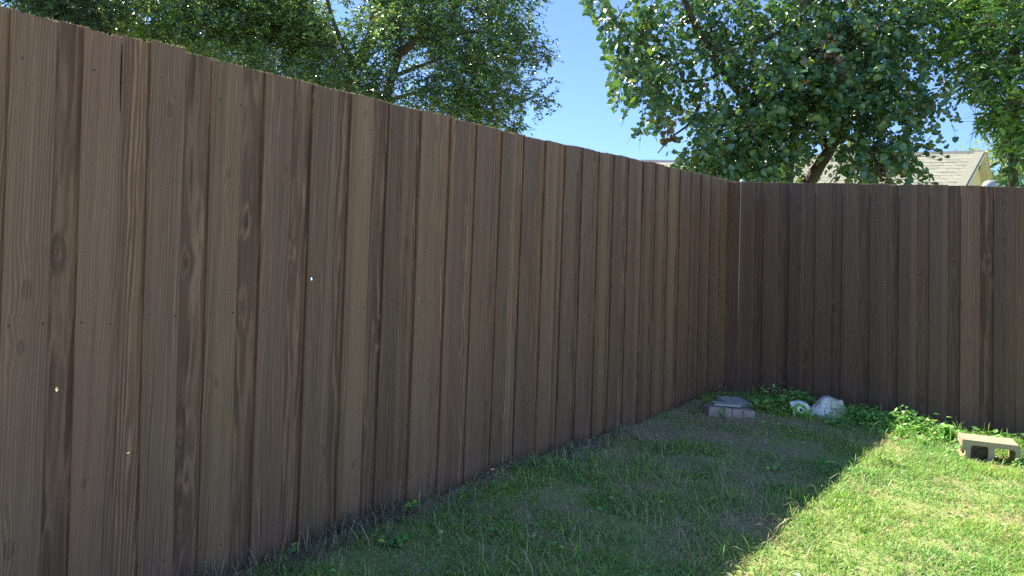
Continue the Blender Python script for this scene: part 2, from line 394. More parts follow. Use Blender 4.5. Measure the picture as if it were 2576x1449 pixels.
# ------------------------------------------------------------------ ground
def gauss(s1, s2, c, r):
    return np.exp(-((s1 - c[0]) / r[0]) ** 2 - ((s2 - c[1]) / r[1]) ** 2)
def bare(s1, s2):
    """0 = turf, 1 = bare dirt"""
    v = 1.15 * gauss(s1, s2, (1.38, 0.36), (0.58, 0.38)) + 0.9 * gauss(s1, s2, (1.95, 0.10), (0.55, 0.22))
    v += 0.42 * gauss(s1, s2, (1.08, 0.72), (0.34, 0.42)) + 0.45 * gauss(s1, s2, (1.50, 0.95), (0.40, 0.32)) + 0.35 * gauss(s1, s2, (2.15, 0.75), (0.3, 0.3)) + 1.0 * gauss(s1, s2, (2.84, 1.27), (0.20, 0.13))
    v += 0.55 * gauss(s1, s2, (1.06, 1.72), (0.18, 0.34)) + 0.5 * gauss(s1, s2, (2.2, 1.05), (0.22, 0.2)) + 0.75 * gauss(s1, s2, (0.75, 0.7), (0.2, 0.28))
    v += 0.5 * gauss(s1, s2, (3.3, 0.42), (0.22, 0.10)) + 0.3 * gauss(s1, s2, (2.1, 2.05), (0.14, 0.16)) + 0.25 * gauss(s1, s2, (2.5, 1.75), (0.14, 0.12))
    v += 0.9 * np.exp(-(s2 / 0.09) ** 2) * (s1 > 0.6)
    v = v + 1.3 * (vnoise(s1, s2, 4.3, 3) - 0.5) * np.clip(v * 2 + 0.25, 0, 1) + 0.35 * (vnoise(s1, s2, 9.0, 2) - 0.5)
    return np.clip(v - 0.10, 0, 1)

def axis_steps(lo, hi, step, far, n=26):
    core = np.arange(lo, hi + 1e-6, step)
    g = np.geomspace(step, far, n)
    return np.concatenate([lo - np.cumsum(g)[::-1], core, hi + np.cumsum(g)])
ga = axis_steps(-0.6, 7.0, 0.045, 90.0); gb = axis_steps(-0.6, 4.2, 0.045, 90.0)
A, B = np.meshgrid(ga, gb, indexing='ij')
zg = ground_z(A, B)
V = yard(A.ravel(), B.ravel()); V[:, 2] = zg.ravel()
ia, ib = np.meshgrid(np.arange(len(ga) - 1), np.arange(len(gb) - 1), indexing='ij'); nb = len(gb)
Fq = np.stack([ia * nb + ib, ia * nb + ib + 1, (ia + 1) * nb + ib + 1, (ia + 1) * nb + ib], -1).reshape(-1, 4)
me = mesh_np("ground", V, [Fq[:, ::-1]], True, tint=np.clip(1 - 0.92 * bare(A.ravel(), B.ravel()), 0, 1))
ground = tag(link("ground", me, MAT_GROUND), kind="structure")

# ------------------------------------------------------------------ fences
UP = np.array([0, 0, 1.0])
def board_mesh(wd, zb, zt, thick, tilt, seed, topdrop=0.0, tsl=0.0, bsl=0.0):
    r = np.random.default_rng(seed)
    c = 0.0022; cup = r.uniform(-0.0012, 0.0022)
    xs = np.array([-wd / 2, -wd / 2 + c, -wd * 0.17, wd * 0.17, wd / 2 - c, wd / 2])
    yf = thick + np.array([-c, 0, 0, 0, 0, -c]) - cup * (xs / (wd / 2)) ** 2
    secx = np.concatenate([xs, [wd / 2, -wd / 2]]); secy = np.concatenate([yf, [0, 0]])
    rows = [0.0, 0.5, 1.0]; Vv = []
    bow = r.uniform(-0.003, 0.003); bowy = r.uniform(-0.0015, 0.0015)
    tj = r.uniform(-0.0028, 0.0028, 6); tj += np.linspace(-1, 1, 6) * r.uniform(-0.002, 0.002) - topdrop + tsl * xs
    bj = r.uniform(-0.006, 0.006, 6) + bsl * xs
    for f in rows:
        for i in range(8):
            k = i if i < 6 else (5 if i == 6 else 0)
            z = zb + bj[k] if f == 0 else (zt + tj[k] if f == 1 else (zb + zt) / 2)
            Vv.append((secx[i] + tilt * (f - 0.5) + bow * (1 - (2 * f - 1) ** 2), secy[i] + bowy * (1 - (2 * f - 1) ** 2), z))
    F = []
    for k in range(2):
        for i in range(8):
            j = (i + 1) % 8
            F.append((k * 8 + i, k * 8 + j, k * 8 + 8 + j, k * 8 + 8 + i))
    F.append(tuple(range(7, -1, -1))); F.append(tuple(16 + i for i in range(8)))
    return pydata("board", Vv, [f[::-1] for f in F])

def board_with_holes(wd, zb, zt, thick, tilt, holes, notch=None):
    """a board with real holes: (x, z, rx, rz, seed)"""
    bm = bmesh.new()
    sl0, sl1 = 0.081 * wd / 2, 0.074 * wd / 2
    def loop(pts):
        vs_ = [bm.verts.new((x + tilt * ((z - zb) / (zt - zb) - 0.5), thick, z)) for x, z in pts]
        return [bm.edges.new((vs_[i], vs_[(i + 1) % len(vs_)])) for i in range(len(vs_))]
    ed = loop([(-wd / 2, zb + sl0), (0, zb - 0.004), (wd / 2, zb - sl0), (wd / 2, (zb + zt) / 2), (wd / 2, zt - sl1), (wd / 4, zt + 0.002 - sl1 / 2), (-wd / 5, zt - 0.001 + sl1 * 0.4), (-wd / 2, zt + sl1), (-wd / 2, (zb + zt) / 2)])
    for hx, hz, rx, rz, sd in holes:
        r = np.random.default_rng(sd); n = 11
        a = np.linspace(0, 2 * np.pi, n, endpoint=False); q = 1 + r.uniform(-0.22, 0.22, n)
        ed += loop([(hx + rx * q[i] * math.cos(a[i]), hz + rz * q[i] * math.sin(a[i])) for i in range(n)])
    res = bmesh.ops.triangle_fill(bm, edges=ed, use_beauty=True)
    fs = [g for g in res["geom"] if isinstance(g, bmesh.types.BMFace)]
    ext = bmesh.ops.extrude_face_region(bm, geom=fs)
    for v in [g for g in ext["geom"] if isinstance(g, bmesh.types.BMVert)]: v.co.y = 0.0
    bmesh.ops.recalc_face_normals(bm, faces=bm.faces[:])
    me = bpy.data.meshes.new("board"); bm.to_mesh(me); bm.free()
    return me

def lean(s):  # how far a picket leans along the fence over its height
    return float(np.interp(s, [0, 1.5, 2.6, 3.2, 4.0, 4.4, 4.7, 5.0, 5.5, 7], [0.0, -0.012, -0.022, -0.024, -0.006, 0.014, 0.030, 0.042, 0.034, 0.03]))
def top_left(s):
    return CAMZ + float(np.interp(s, [0, 1.45, 3.02, 3.95, 4.4, 4.68, 5.0, 5.5, 7.5], [1.23, 1.125, 0.992, 0.934, 0.900, 0.884, 0.866, 0.832, 0.70]))
def top_right(s):
    if s > 1.925: return CAMZ + float(np.interp(s, [1.92, 2.09, 3.5], [1.026, 1.012, 0.88]))
    return CAMZ + float(np.interp(s, [0, 0.86, 1.756, 1.925], [1.226, 1.140, 1.052, 1.036]))

TH = 0.011
M_LEFT = np.array([[-d1[0], d2[0], 0], [-d1[1], d2[1], 0], [0, 0, 1]])      # local x = -d1 (towards us), y = d2 (into the yard)
M_RIGHT = np.array([[-d2[0], -d1[0], 0], [-d2[1], -d1[1], 0], [0, 0, 1]])   # local x = -d2, y = -d1
def place(o, M3, P):
    m = Matrix.Identity(4)
    for i in range(3):
        for j in range(3): m[i][j] = M3[i][j]
    m.translation = Vector(P); o.matrix_local = m

long_fence = empty("board_fence", (0, 0, 0))
tag(long_fence, "long brown board-on-board fence running from the left edge into the far corner", "fence")
L_left = [6.86, 6.65, 6.45, 6.25, 6.05, 5.85, 5.64, 5.44, 5.241, 5.031, 4.815, 4.604, 4.39, 4.199, 3.987, 3.785, 3.581, 3.387, 3.182, 2.985, 2.781, 2.577, 2.381, 2.184, 1.995, 1.797, 1.59, 1.398, 1.19, 0.988, 0.786, 0.599, 0.403, 0.191]
L_right = {5.44: 5.317, 5.241: 5.118, 5.031: 4.911, 4.815: 4.695, 4.604: 4.481, 4.39: 4.268, 4.199: 4.075, 3.987: 3.864, 3.785: 3.663, 3.581: 3.461, 3.387: 3.262, 3.182: 3.082, 2.985: 2.864, 2.781: 2.66, 2.577: 2.456, 2.381: 2.259}
nail_pts = []
def nails_for(s0, s1_, base, top, M3, origin, fence_dir, y):
    for f in (0.068, 0.485, 0.925):
        z = top - (top - base) * f
        for s in (s0, s1_):
            nail_pts.append((origin + fence_dir * (s + random.uniform(-0.004, 0.004)) + UP * (z + random.uniform(-0.012, 0.012)), M3, y))

def fringe_mesh(items, seed):
    """frayed wood fibres standing on the sawn tops; items: (M3, P, w, zt, slope, tilt)"""
    r = np.random.default_rng(seed); Vv, Fv, tn = [], [], []
    for M3, P, wd, zt, sl_, tl in items:
        n = int(wd * 900)
        for k in range(n):
            x = r.uniform(-wd / 2, wd / 2); y = r.uniform(0.001, TH - 0.001); h = r.lognormal(math.log(0.0032), 0.55); b0 = len(Vv)
            z = zt + sl_ * x - 0.002; q = r.uniform(0.0006, 0.0016)
            c = np.asarray(P) + M3[:, 0] * (x + tl * 0.5) + M3[:, 1] * y
            Vv += [c - M3[:, 0] * q + UP * z, c + M3[:, 0] * q + UP * z, c + M3[:, 0] * r.normal(0, 0.0018) + M3[:, 1] * r.normal(0.0004, 0.0015) + UP * (z + 0.002 + h)]
            Fv.append((b0, b0 + 1, b0 + 2)); tn += [r.uniform(0.5, 1)] * 3
    return mesh_np("splinters", np.array(Vv), [np.array(Fv)], False, tint=np.array(tn))
fr_left, fr_right = [], []
SPLITS = {10: (0.02, -0.16, 0.0020, 0.10), 13: (-0.012, 0.2, 0.0016, 0.13), 17: (0.010, -0.2, 0.0018, 0.12)}
FSPLITS = {5.241: (-0.052, 0.13, 0.0030, 0.115), 4.604: (0.020, -0.14, 0.0016, 0.10), 3.785: (-0.015, 0.15, 0.0014, 0.12), 2.781: (0.02, 0.2, 0.0014, 0.15)}
for i, a in enumerate(L_left):
    b_ = L_right.get(a, a - random.uniform(0.117, 0.127))
    cs, wd = (a + b_) / 2, a - b_
    zb = float(ground_z([cs], [0.0])[0]) + random.uniform(-0.018, 0.004)
    if abs(a - 2.985) < 0.01: zb += 0.013
    zt = top_left(cs) + random.uniform(-0.004, 0.004)
    if abs(a - 5.031) < 0.01: zt += 0.012
    P = CORNER - d1 * cs
    if a in FSPLITS:
        sx, sz, srx, srz = FSPLITS[a]; z_ = zt - sz if sz > 0 else zb - sz
        me = board_with_holes(wd, zb, zt, TH, lean(cs), [(sx, z_, srx, srz, 60 + i)])
    elif abs(a - 4.39) < 0.005:
        me = board_with_holes(wd, zb, zt, TH, lean(cs), [(4.3704 - cs, 1.383, 0.013, 0.010, 3)])
    else:
        me = board_mesh(wd, zb, zt, TH, lean(cs), 100 + i, 0, -0.074, -0.081)
    o = link("board", me, MAT_FRONT, long_fence); place(o, M_LEFT, P); fr_left.append((M_LEFT, P, wd, zt, -0.074, lean(cs)))
    nails_for(a - 0.018, b_ + 0.018, zb, zt, M_LEFT, CORNER * 1.0, -d1, TH)
    # board behind, bridging to the next front board
    nxt = L_left[i + 1] if i + 1 < len(L_left) else -0.03
    lo, hi = nxt, b_                     # gap from hi (near) to lo (far)
    cs2 = (lo + hi) / 2 + random.uniform(-0.004, 0.004); wd2 = (hi - lo) + random.uniform(0.044, 0.06)
    zb2 = float(ground_z([cs2], [0.0])[0]) + random.uniform(-0.02, 0.0)
    if 3.0 < cs2 < 3.4: zb2 += 0.012
    zt2 = top_left(cs2) + random.uniform(0.002, 0.009)
    P2 = CORNER - d1 * cs2 - d2 * (TH + 0.0022)
    if abs(nxt - 5.241) < 0.01:
        me = board_with_holes(wd2, zb2, zt2, TH, lean(cs2), [(5.281 - cs2, 0.9965, 0.0060, 0.0075, 5)])
    elif abs(nxt - 4.39) < 0.01:
        me = board_with_holes(wd2, zb2, zt2, TH, lean(cs2), [(4.350 - cs2 if 4.350 - cs2 > -wd2 / 2 + 0.009 else -wd2 / 2 + 0.010, 1.383, 0.006, 0.009, 9)])
    elif i in SPLITS:
        sx, sz, srx, srz = SPLITS[i]; z_ = zt2 - sz if sz > 0 else zb2 - sz
        me = board_with_holes(wd2, zb2, zt2, TH, lean(cs2), [(sx, z_, srx, srz, 70 + i)])
    elif abs(nxt - 5.031) < 0.01:
        me = board_with_holes(wd2, zb2, zt2, TH, lean(cs2), [(5.0625 - cs2, 0.779, 0.010, 0.0020, 6)])
    else:
        me = board_mesh(wd2, zb2, zt2, TH, lean(cs2), 300 + i, 0, -0.074, -0.081)
    o = link("board", me, MAT_BACK, long_fence); place(o, M_LEFT, P2); fr_left.append((M_LEFT, P2, wd2, zt2, -0.074, lean(cs2)))

def rail(parent, M3, P0, P1, mat):
    P0 = np.asarray(P0, float); P1 = np.asarray(P1, float); L_ = np.linalg.norm(P1 - P0)
    xa = (P1 - P0) / L_; ya = M3[:, 1]; za = np.cross(xa, ya)
    bm = bevel_box("rail", L_, 0.038, 0.085, 0.003)
    o = link("rail", bm, mat, parent)
    m = Matrix.Identity(4)
    for i in range(3): m[i][0], m[i][1], m[i][2] = xa[i], ya[i], za[i]
    m.translation = Vector((P0 + P1) / 2 - ya * (2 * TH + 0.0045 + 0.019)); o.matrix_local = m
for dz0, dz1 in ((-0.13, -0.13), (-0.86, -0.88), (-1.58, -1.62)):
    rail(long_fence, M_LEFT, CORNER - d1 * 6.9 + UP * (top_left(6.9) + dz1), CORNER - d1 * 0.05 + UP * (top_left(0.05) + dz0), MAT_BACK)

back_fence = empty("board_fence", (0, 0, 0))
tag(back_fence, "shorter dark board fence across the back from the corner to the right edge", "fence")
RL = [0.1, 0.301, 0.511, 0.718, 0.919, 1.122, 1.322, 1.526, 1.725, 1.93, 2.135, 2.337, 2.54, 2.74]
RR = [0.223, 0.421, 0.631, 0.84, 1.04, 1.244, 1.444, 1.643, 1.843, 2.051, 2.257, 2.46, 2.66, 2.865]
def right_board(a, b_, depth, mat, seed, dz=0.0, extra=0.0):
    cs, wd = (a + b_) / 2, b_ - a
    zb = float(ground_z([0.0], [cs])[0]) + random.uniform(-0.02, 0.0)
    zt = top_right(min(cs, 1.92) if a < 1.91 else max(cs, 1.935)) + random.uniform(-0.003, 0.003) + dz
    o = link("board", board_mesh(wd, zb, zt, TH, random.uniform(-0.004, 0.004), seed, 0, 0.085 if a < 1.9 else 0.07, 0.074), mat, back_fence)
    place(o, M_RIGHT, CORNER + d2 * cs + d1 * (depth + 0.0)); fr_right.append((M_RIGHT, CORNER + d2 * cs + d1 * depth, wd, zt, 0.085, 0.0))
    return zb, zt
for i, (a, b_) in enumerate(zip(RL, RR)):
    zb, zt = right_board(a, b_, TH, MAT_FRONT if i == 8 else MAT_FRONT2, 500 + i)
    nails_for(a + 0.018, b_ - 0.018, zb, zt, M_RIGHT, CORNER + d1 * TH, d2, TH)
    lo = 0.0 if i == 0 else RR[i - 1] - 0.026
    hi = a + 0.026 if i else a - 0.0035
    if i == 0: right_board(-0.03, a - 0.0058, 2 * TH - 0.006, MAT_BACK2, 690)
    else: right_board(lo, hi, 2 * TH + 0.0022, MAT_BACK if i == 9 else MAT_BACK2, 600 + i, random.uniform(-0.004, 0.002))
for dz in (-0.13, -0.86, -1.52):
    rail(back_fence, M_RIGHT, CORNER + d1 * TH + d2 * 0.14 + UP * (top_right(0.14) + dz), CORNER + d1 * TH + d2 * 2.9 + UP * (top_right(2.9) + dz), MAT_BACK2)

tag(link("splinters", fringe_mesh(fr_left, 41), MAT_STALK, long_fence), kind="stuff")
tag(link("splinters", fringe_mesh(fr_right, 42), MAT_STALK, back_fence), kind="stuff")
def nails_mesh(pts):
    Vv, Fv = [], []
    for P, M3, y in pts:
        base = len(Vv); r = 0.0034
        c = P + M3[:, 1] * (y + 0.0009)
        for k in range(6):
            a = k * math.pi / 3
            Vv.append(c + M3[:, 0] * r * math.cos(a) + UP * r * math.sin(a))
        Vv.append(c + M3[:, 1] * 0.0012)
        for k in range(6): Fv.append((base + k, base + (k + 1) % 6, base + 6))
    return pydata("nails", Vv, Fv)
nl = [q for q in nail_pts if q[1] is M_LEFT]; nr = [q for q in nail_pts if q[1] is M_RIGHT]
tag(link("nail_heads", nails_mesh(nl), MAT_NAIL, long_fence), kind="stuff")
tag(link("nail_heads", nails_mesh(nr), MAT_NAIL, back_fence), kind="stuff")

# galvanised posts that carry the fence, their caps showing over the boards
def steel_post(px, py, Z, r, label):
    c = at(px, py, Z); zg_ = float(ground_z([0], [0.5])[0])
    t = empty("metal_post", (c[0], c[1], zg_)); tag(t, label, "fence post", "steel fence posts behind the boards")
    H = c[2] - zg_
    Vv, Fv = tube([(np.array([[0, 0, -0.05], [0, 0, H * 0.5], [0, 0, H]]), [r * 0.86] * 3)], 14, 0)
    link("post", mesh_np("post", Vv, Fv, True), MAT_STEEL, t)
    pr = [(r, H - 0.03), (r * 1.02, H), (r * 0.97, H + r * 0.35), (r * 0.8, H + r * 0.68), (r * 0.5, H + r * 0.9), (r * 0.15, H + r)]
    Vv, Fv = [], []; n = 18
    for rr, z in pr:
        for k in range(n): Vv.append((rr * math.cos(2 * math.pi * k / n), rr * math.sin(2 * math.pi * k / n), z))
    for i in range(len(pr) - 1):
        for k in range(n): Fv.append((i * n + k, i * n + (k + 1) % n, (i + 1) * n + (k + 1) % n, (i + 1) * n + k))
    Fv.append(tuple((len(pr) - 1) * n + k for k in range(n)))
    link("cap", pydata("cap", Vv, Fv, True), MAT_STEEL, t)
steel_post(2489, 470, 5.78, 0.050, "steel post with wide domed cap behind the back fence beside the yellow gable")
steel_post(1867, 458, 6.62, 0.022, "slim steel post with small domed cap in the fence corner")

# ------------------------------------------------------------------ leaf builders
T_OVAL = (np.array([[0, 0, 0], [0.24, 0.42, 0.05], [0, 1, -0.05], [-0.24, 0.42, 0.05]]), [np.array([[0, 1, 2]]), np.array([[0, 2, 3]])])
T_HEART = (np.array([[0, 0.06, 0], [0.27, -0.04, 0.03], [0.49, 0.24, 0.06], [0.40, 0.64, 0.03], [0, 1.0, -0.10], [-0.40, 0.64, 0.03], [-0.49, 0.24, 0.06], [-0.27, -0.04, 0.03]]),
           [np.array([[0, 1, 2, 3, 4]]), np.array([[0, 4, 5, 6, 7]])])
T_LANCE = (np.array([[0, 0, 0], [0.17, 0.30, 0.03], [0.13, 0.66, 0.0], [0, 1, -0.14], [-0.13, 0.66, 0.0], [-0.17, 0.30, 0.03]]), [np.array([[0, 1, 2, 3]]), np.array([[0, 3, 4, 5]])])
T_WEED = (np.array([[0, 0, 0], [0.27, 0.25, 0.05], [0.27, 0.6, 0.03], [0, 1, -0.10], [-0.27, 0.6, 0.03], [-0.27, 0.25, 0.05]]), [np.array([[0, 1, 2, 3]]), np.array([[0, 3, 4, 5]])])

def norm(v): return v / (np.linalg.norm(v, axis=-1, keepdims=True) + 1e-9)
def leaves_mesh(name, tpl, P, D, N, size, tint):
    tv, tf = tpl; n = len(P); k = len(tv)
    D = norm(D); X = norm(np.cross(D, N)); N2 = np.cross(X, D)
    V = P[:, None, :] + size[:, None, None] * (tv[None, :, 0, None] * X[:, None, :] + tv[None, :, 1, None] * D[:, None, :] + tv[None, :, 2, None] * N2[:, None, :])
    off = (np.arange(n) * k)[:, None]
    faces = [(f[0][None, :] + off) for f in tf]
    return mesh_np(name, V.reshape(-1, 3), faces, False, np.repeat(tint, k))

def twig_leaves(C0, DIR, L_, nleaf, lsize, jit, droop, up_bias, sidev=0.9, face=(0.0, 0.0)):
    """leaves set alternately along twigs; returns P, D, N, size"""
    n = len(C0); D = norm(DIR)
    side = norm(np.cross(D, np.array([0, 0, 1.0]) + 0.3 * rng.normal(size=(n, 3))))
    Ps, Ds, Ns, Ss = [], [], [], []
    for k in range(nleaf):
        f = (k + 0.5 + rng.uniform(-0.3, 0.3, n)) / nleaf
        sag = np.zeros((n, 3)); sag[:, 2] = -droop * (f ** 2) * L_
        P = C0 + D * (f * L_)[:, None] + sag
        sg = (1 if k % 2 else -1)
        dd = 0.55 * D + sg * sidev * side + 0.35 * rng.normal(size=(n, 3)); dd[:, 2] -= droop * 0.6
        nn = np.array([face[0], face[1], up_bias]) + jit * rng.normal(size=(n, 3))
        Ps.append(P); Ds.append(dd); Ns.append(nn); Ss.append(lsize * rng.uniform(0.45, 1.25, n))
    return np.concatenate(Ps), np.concatenate(Ds), np.concatenate(Ns), np.concatenate(Ss)

def blob_points(blobs, per_m2, Zscale=1.0):
    """twig bases inside clumps; each blob (x, y, rx, ry, Z, depth, weight) is a clump with real depth"""
    Cs, Ds, Bi = [], [], []
    for bi, (x, y, rx, ry, Z, dep, wgt) in enumerate(blobs):
        c = at(x, y, Z); k = Z / FPX; ax, az = rx * k, ry * k
        n = int(per_m2 * ax * az * 3.14 * wgt)
        u = norm(rng.normal(size=(n, 3))); rad = rng.random(n) ** 0.42
        u2 = u * rad[:, None]
        P = c + u2 * np.array([ax, dep, az])
        Cs.append(P); Bi.append(np.full(n, bi))
        dd = u * np.array([1, 1, 0.7]) + 0.55 * rng.normal(size=(n, 3)); Ds.append(dd)
    return np.concatenate(Cs), np.concatenate(Ds), np.concatenate(Bi)

def tree(name, label, cat_group, limbs, bark, tpl, mat, blobs, per_m2, tw_len, nleaf, lsize, droop, jit, upb, gapf, gapthr, tintf, part_leaves=0, twigs=True, tw_r=0.004, prune=lambda x, y, Z: x > 9e9, face=(0.0, 0.0), edge_cut=lambda x, y: x > 9e9):
    base = limbs[0][0][0]
    t = empty(name, base); tag(t, label, "tree", cat_group)
    Vv, Fv = tube(limbs, 9, 0.10)
    child("trunk", mesh_np("trunk", Vv, Fv, True), bark, t)
    C0, DD, BI = blob_points(blobs, per_m2)
    g = vnoise(C0[:, 0] + 0.37 * C0[:, 1], C0[:, 2] + 0.23 * C0[:, 1], gapf, 1) * 0.65 + vnoise(C0[:, 0] * 1.3 - C0[:, 1] * 0.4, C0[:, 2], gapf * 2.3, 2) * 0.35
    keep = g > gapthr
    C0, DD, g = C0[keep], DD[keep], g[keep]
    DD[:, 2] -= droop * 0.8
    L_ = tw_len * rng.uniform(0.6, 1.3, len(C0))
    P, D, N, Sz = twig_leaves(C0, DD, L_, nleaf, lsize, jit, droop, upb, 0.9, face)
    tint = tintf(np.tile(g, nleaf), P)
    x, y, Z = to_px(P)
    inv = (y > -260) & ~(prune(x, y, Z)) & ~edge_cut(x, y) & (x > -260) & (x < 2840) & (Z > 0.5)
    P, D, N, Sz, tint = P[inv], D[inv], N[inv], Sz[inv], tint[inv]
    if part_leaves:
        # the leaves that show largest stay single objects that share a handful of meshes
        x, y, Z = to_px(P)
        vis = np.where((x > 0) & (x < 2576) & (y > 0) & (y < 470))[0]
        order = vis[np.argsort(Z[vis])[:part_leaves * 6]]
        pick = rng.choice(order, min(part_leaves, len(order)), replace=False)
        protos = []
        for q in range(5):
            tv = tpl[0].copy(); tv[:, 2] *= 0.6 + 0.35 * q
            protos.append(mesh_np("leaf", tv, [f.copy() for f in tpl[1]], False, np.full(len(tv), [0.15, 0.35, 0.55, 0.75, 0.9][q])))
            protos[-1].materials.append(mat)
        for i in pick:
            d_ = D[i] / np.linalg.norm(D[i]); xx = np.cross(d_, N[i]); xx /= np.linalg.norm(xx) + 1e-9; nn = np.cross(xx, d_)
            q = int(np.clip(tint[i] * 5, 0, 4))
            o = bpy.data.objects.new("leaf", protos[q]); COL.objects.link(o); o.parent = t
            m = Matrix.Identity(4)
            for r_ in range(3): m[r_][0], m[r_][1], m[r_][2] = xx[r_] * Sz[i], d_[r_] * Sz[i], nn[r_] * Sz[i]
            m.translation = Vector(P[i] - base); o.matrix_local = m
        kp = np.ones(len(P), bool); kp[pick] = False
        P, D, N, Sz, tint = P[kp], D[kp], N[kp], Sz[kp], tint[kp]
    c = child("crown", leaves_mesh("crown", tpl, P, D, N, Sz, tint), mat, t); tag(c, kind="stuff")
    if twigs:
        # thin twigs that carry the leaves (three-sided)
        sel = rng.random(len(C0)) < 0.6
        ex, ey, ez = to_px(C0 + norm(DD) * L_[:, None]); sel &= ~edge_cut(ex, ey)
        A0 = C0[sel]; E = A0 + norm(DD[sel]) * L_[sel][:, None]; E[:, 2] -= droop * L_[sel]
        Bk = A0 - norm(DD[sel]) * (0.5 * L_[sel])[:, None]
        n = len(A0); r = tw_r
        ax1 = norm(np.cross(DD[sel], np.array([0.2, 0.3, 1.0]))); ax2 = norm(np.cross(DD[sel], ax1))
        ring = lambda C, rr: np.stack([C + rr * ax1, C + rr * (-0.5 * ax1 + 0.87 * ax2), C + rr * (-0.5 * ax1 - 0.87 * ax2)], 1)
        Vt = np.concatenate([ring(Bk, r * 1.4), ring(A0, r), ring(E, r * 0.35)], 1)  # (n,9,3)
        f = np.array([[0, 1, 4, 3], [1, 2, 5, 4], [2, 0, 3, 5], [3, 4, 7, 6], [4, 5, 8, 7], [5, 3, 6, 8]])
        Ft = (f[None] + (np.arange(n) * 9)[:, None, None]).reshape(-1, 4)
        tg = child("twigs", mesh_np("twigs", Vt.reshape(-1, 3), [Ft], False), bark, t); tag(tg, kind="stuff")
    return t

def limb(pts):  # [(x, y, Z, r)] in picture pixels / metres
    return np.array([at(p[0], p[1], p[2]) for p in pts]), [p[3] for p in pts]

# ------------------------------------------------------------------ trees
GROUP_T = "trees beyond the fence"
# small-leaved oak behind the long fence
oak_base = at(800, 900, 13.2); oak_base[2] = 0.6
def limb_from(base, pts):
    P, r = limb(pts); return np.vstack([base[None, :], P]), [r[0] * 1.15] + list(r)
oak_limbs = [
    limb_from(oak_base, [(640, 185, 13.0, 0.085), (600, 115, 12.8, 0.075), (565, 45, 12.6, 0.06), (545, -60, 12.4, 0.05)]),
    (limb([(605, 120, 12.8, 0.05), (572, 92, 12.5, 0.045), (520, 70, 12.2, 0.03), (470, 40, 12.0, 0.018)])),
    limb_from(oak_base, [(875, 225, 13.2, 0.08), (905, 160, 13.2, 0.07), (935, 60, 13.0, 0.06), (945, -60, 13.0, 0.05)]),
    (limb([(900, 165, 13.2, 0.05), (862, 110, 12.8, 0.045), (838, 50, 12.6, 0.035), (815, -30, 12.4, 0.025)])),
    limb_from(oak_base, [(985, 200, 13.0, 0.075), (1015, 130, 12.8, 0.068), (1075, 82, 12.5, 0.055), (1140, 30, 12.2, 0.04), (1180, -40, 12.0, 0.03)]),
    (limb([(1030, 112, 12.8, 0.04), (1085, 100, 12.4, 0.035), (1150, 85, 12.1, 0.02), (1215, 80, 11.9, 0.010)])),
    (limb([(985, 195, 13.0, 0.045), (1060, 165, 12.7, 0.032), (1140, 140, 12.3, 0.022), (1230, 150, 12.0, 0.012)])),
    (limb([(965, 260, 13.0, 0.04), (1040, 235, 12.6, 0.03), (1120, 225, 12.3, 0.02), (1240, 235, 12.0, 0.010), (1330, 255, 11.9, 0.006)])),
]
oak_blobs = [(300, 20, 90, 60, 12.4, 1.3, 1), (330, 90, 80, 40, 12.2, 0.9, 1), (420, 60, 110, 70, 12.3, 1.3, 1), (430, 130, 90, 35, 12.2, 0.8, 1), (540, 60, 120, 80, 12.6, 1.5, 1), (560, 160, 90, 35, 12.0, 0.9, 1),
             (690, 120, 120, 70, 12.9, 1.5, 1), (700, 20, 130, 70, 12.6, 1.5, 1), (720, 195, 90, 35, 12.2, 0.9, 1.1), (840, 150, 130, 70, 13.0, 1.5, 1), (860, 40, 140, 75, 12.9, 1.5, 1), (870, 235, 90, 35, 12.3, 0.8, 1.1),
             (990, 225, 100, 50, 12.8, 1.2, 1), (1010, 120, 120, 75, 12.8, 1.4, 0.9), (1030, 20, 140, 60, 12.6, 1.4, 1), (1120, 275, 90, 38, 12.3, 0.9, 1), (1150, 190, 110, 62, 12.4, 1.2, 1.1), (1170, 80, 120, 70, 12.3, 1.3, 1),
             (1240, 245, 85, 42, 12.1, 0.9, 1), (1265, 145, 75, 52, 12.0, 0.9, 0.95), (1290, 30, 70, 55, 12.0, 0.9, 0.9), (1330, 120, 55, 28, 11.9, 0.5, 0.65), (1365, 135, 36, 12, 11.9, 0.3, 0.5), (1330, 252, 55, 16, 11.9, 0.5, 0.8),
             (1375, 262, 30, 7, 11.9, 0.2, 0.6), (1235, 310, 60, 24, 12.0, 0.5, 0.9), (1300, 308, 26, 12, 12.0, 0.3, 0.7), (1350, 200, 26, 12, 11.9, 0.3, 0.4), (1180, 300, 60, 26, 12.1, 0.6, 0.9), (1230, -60, 110, 60, 12, 1.2, 0.7), (900, -60, 300, 60, 12.6, 1.4, 0.9), (500, -50, 260, 60, 12.4, 1.4, 0.9), (620, 30, 90, 60, 12.8, 1.2, 0.9), (780, 70, 90, 60, 12.9, 1.2, 0.9), (940, 90, 90, 70, 13.2, 1.2, 1.0), (880, 100, 80, 60, 13.3, 1.0, 1.0), (930, 20, 90, 60, 13.3, 1.0, 1.0)]
tree("oak_tree", "broad small-leaved tree with dark forking limbs behind the long fence", GROUP_T, oak_limbs, MAT_BARK, T_OVAL, MAT_OAK, oak_blobs,
     500, 0.26, 12, 0.072, 0.18, 0.85, 0.6, 0.9, 0.29,
     lambda g, P: np.clip(np.where(rng.random(len(P)) < 0.22, rng.uniform(0.7, 1.0, len(P)), rng.normal(0.25, 0.18, len(P))) + 0.55 * (vnoise(P[:, 0], P[:, 2], 0.7, 3) - 0.45) + 0.5 * np.clip((at(560, 60, 12)[0] - P[:, 0]) * 0.5, 0, 1), 0, 1), face=(-0.2, -0.4))  # brighter tints on some leaves and the left side imitate sunlit foliage

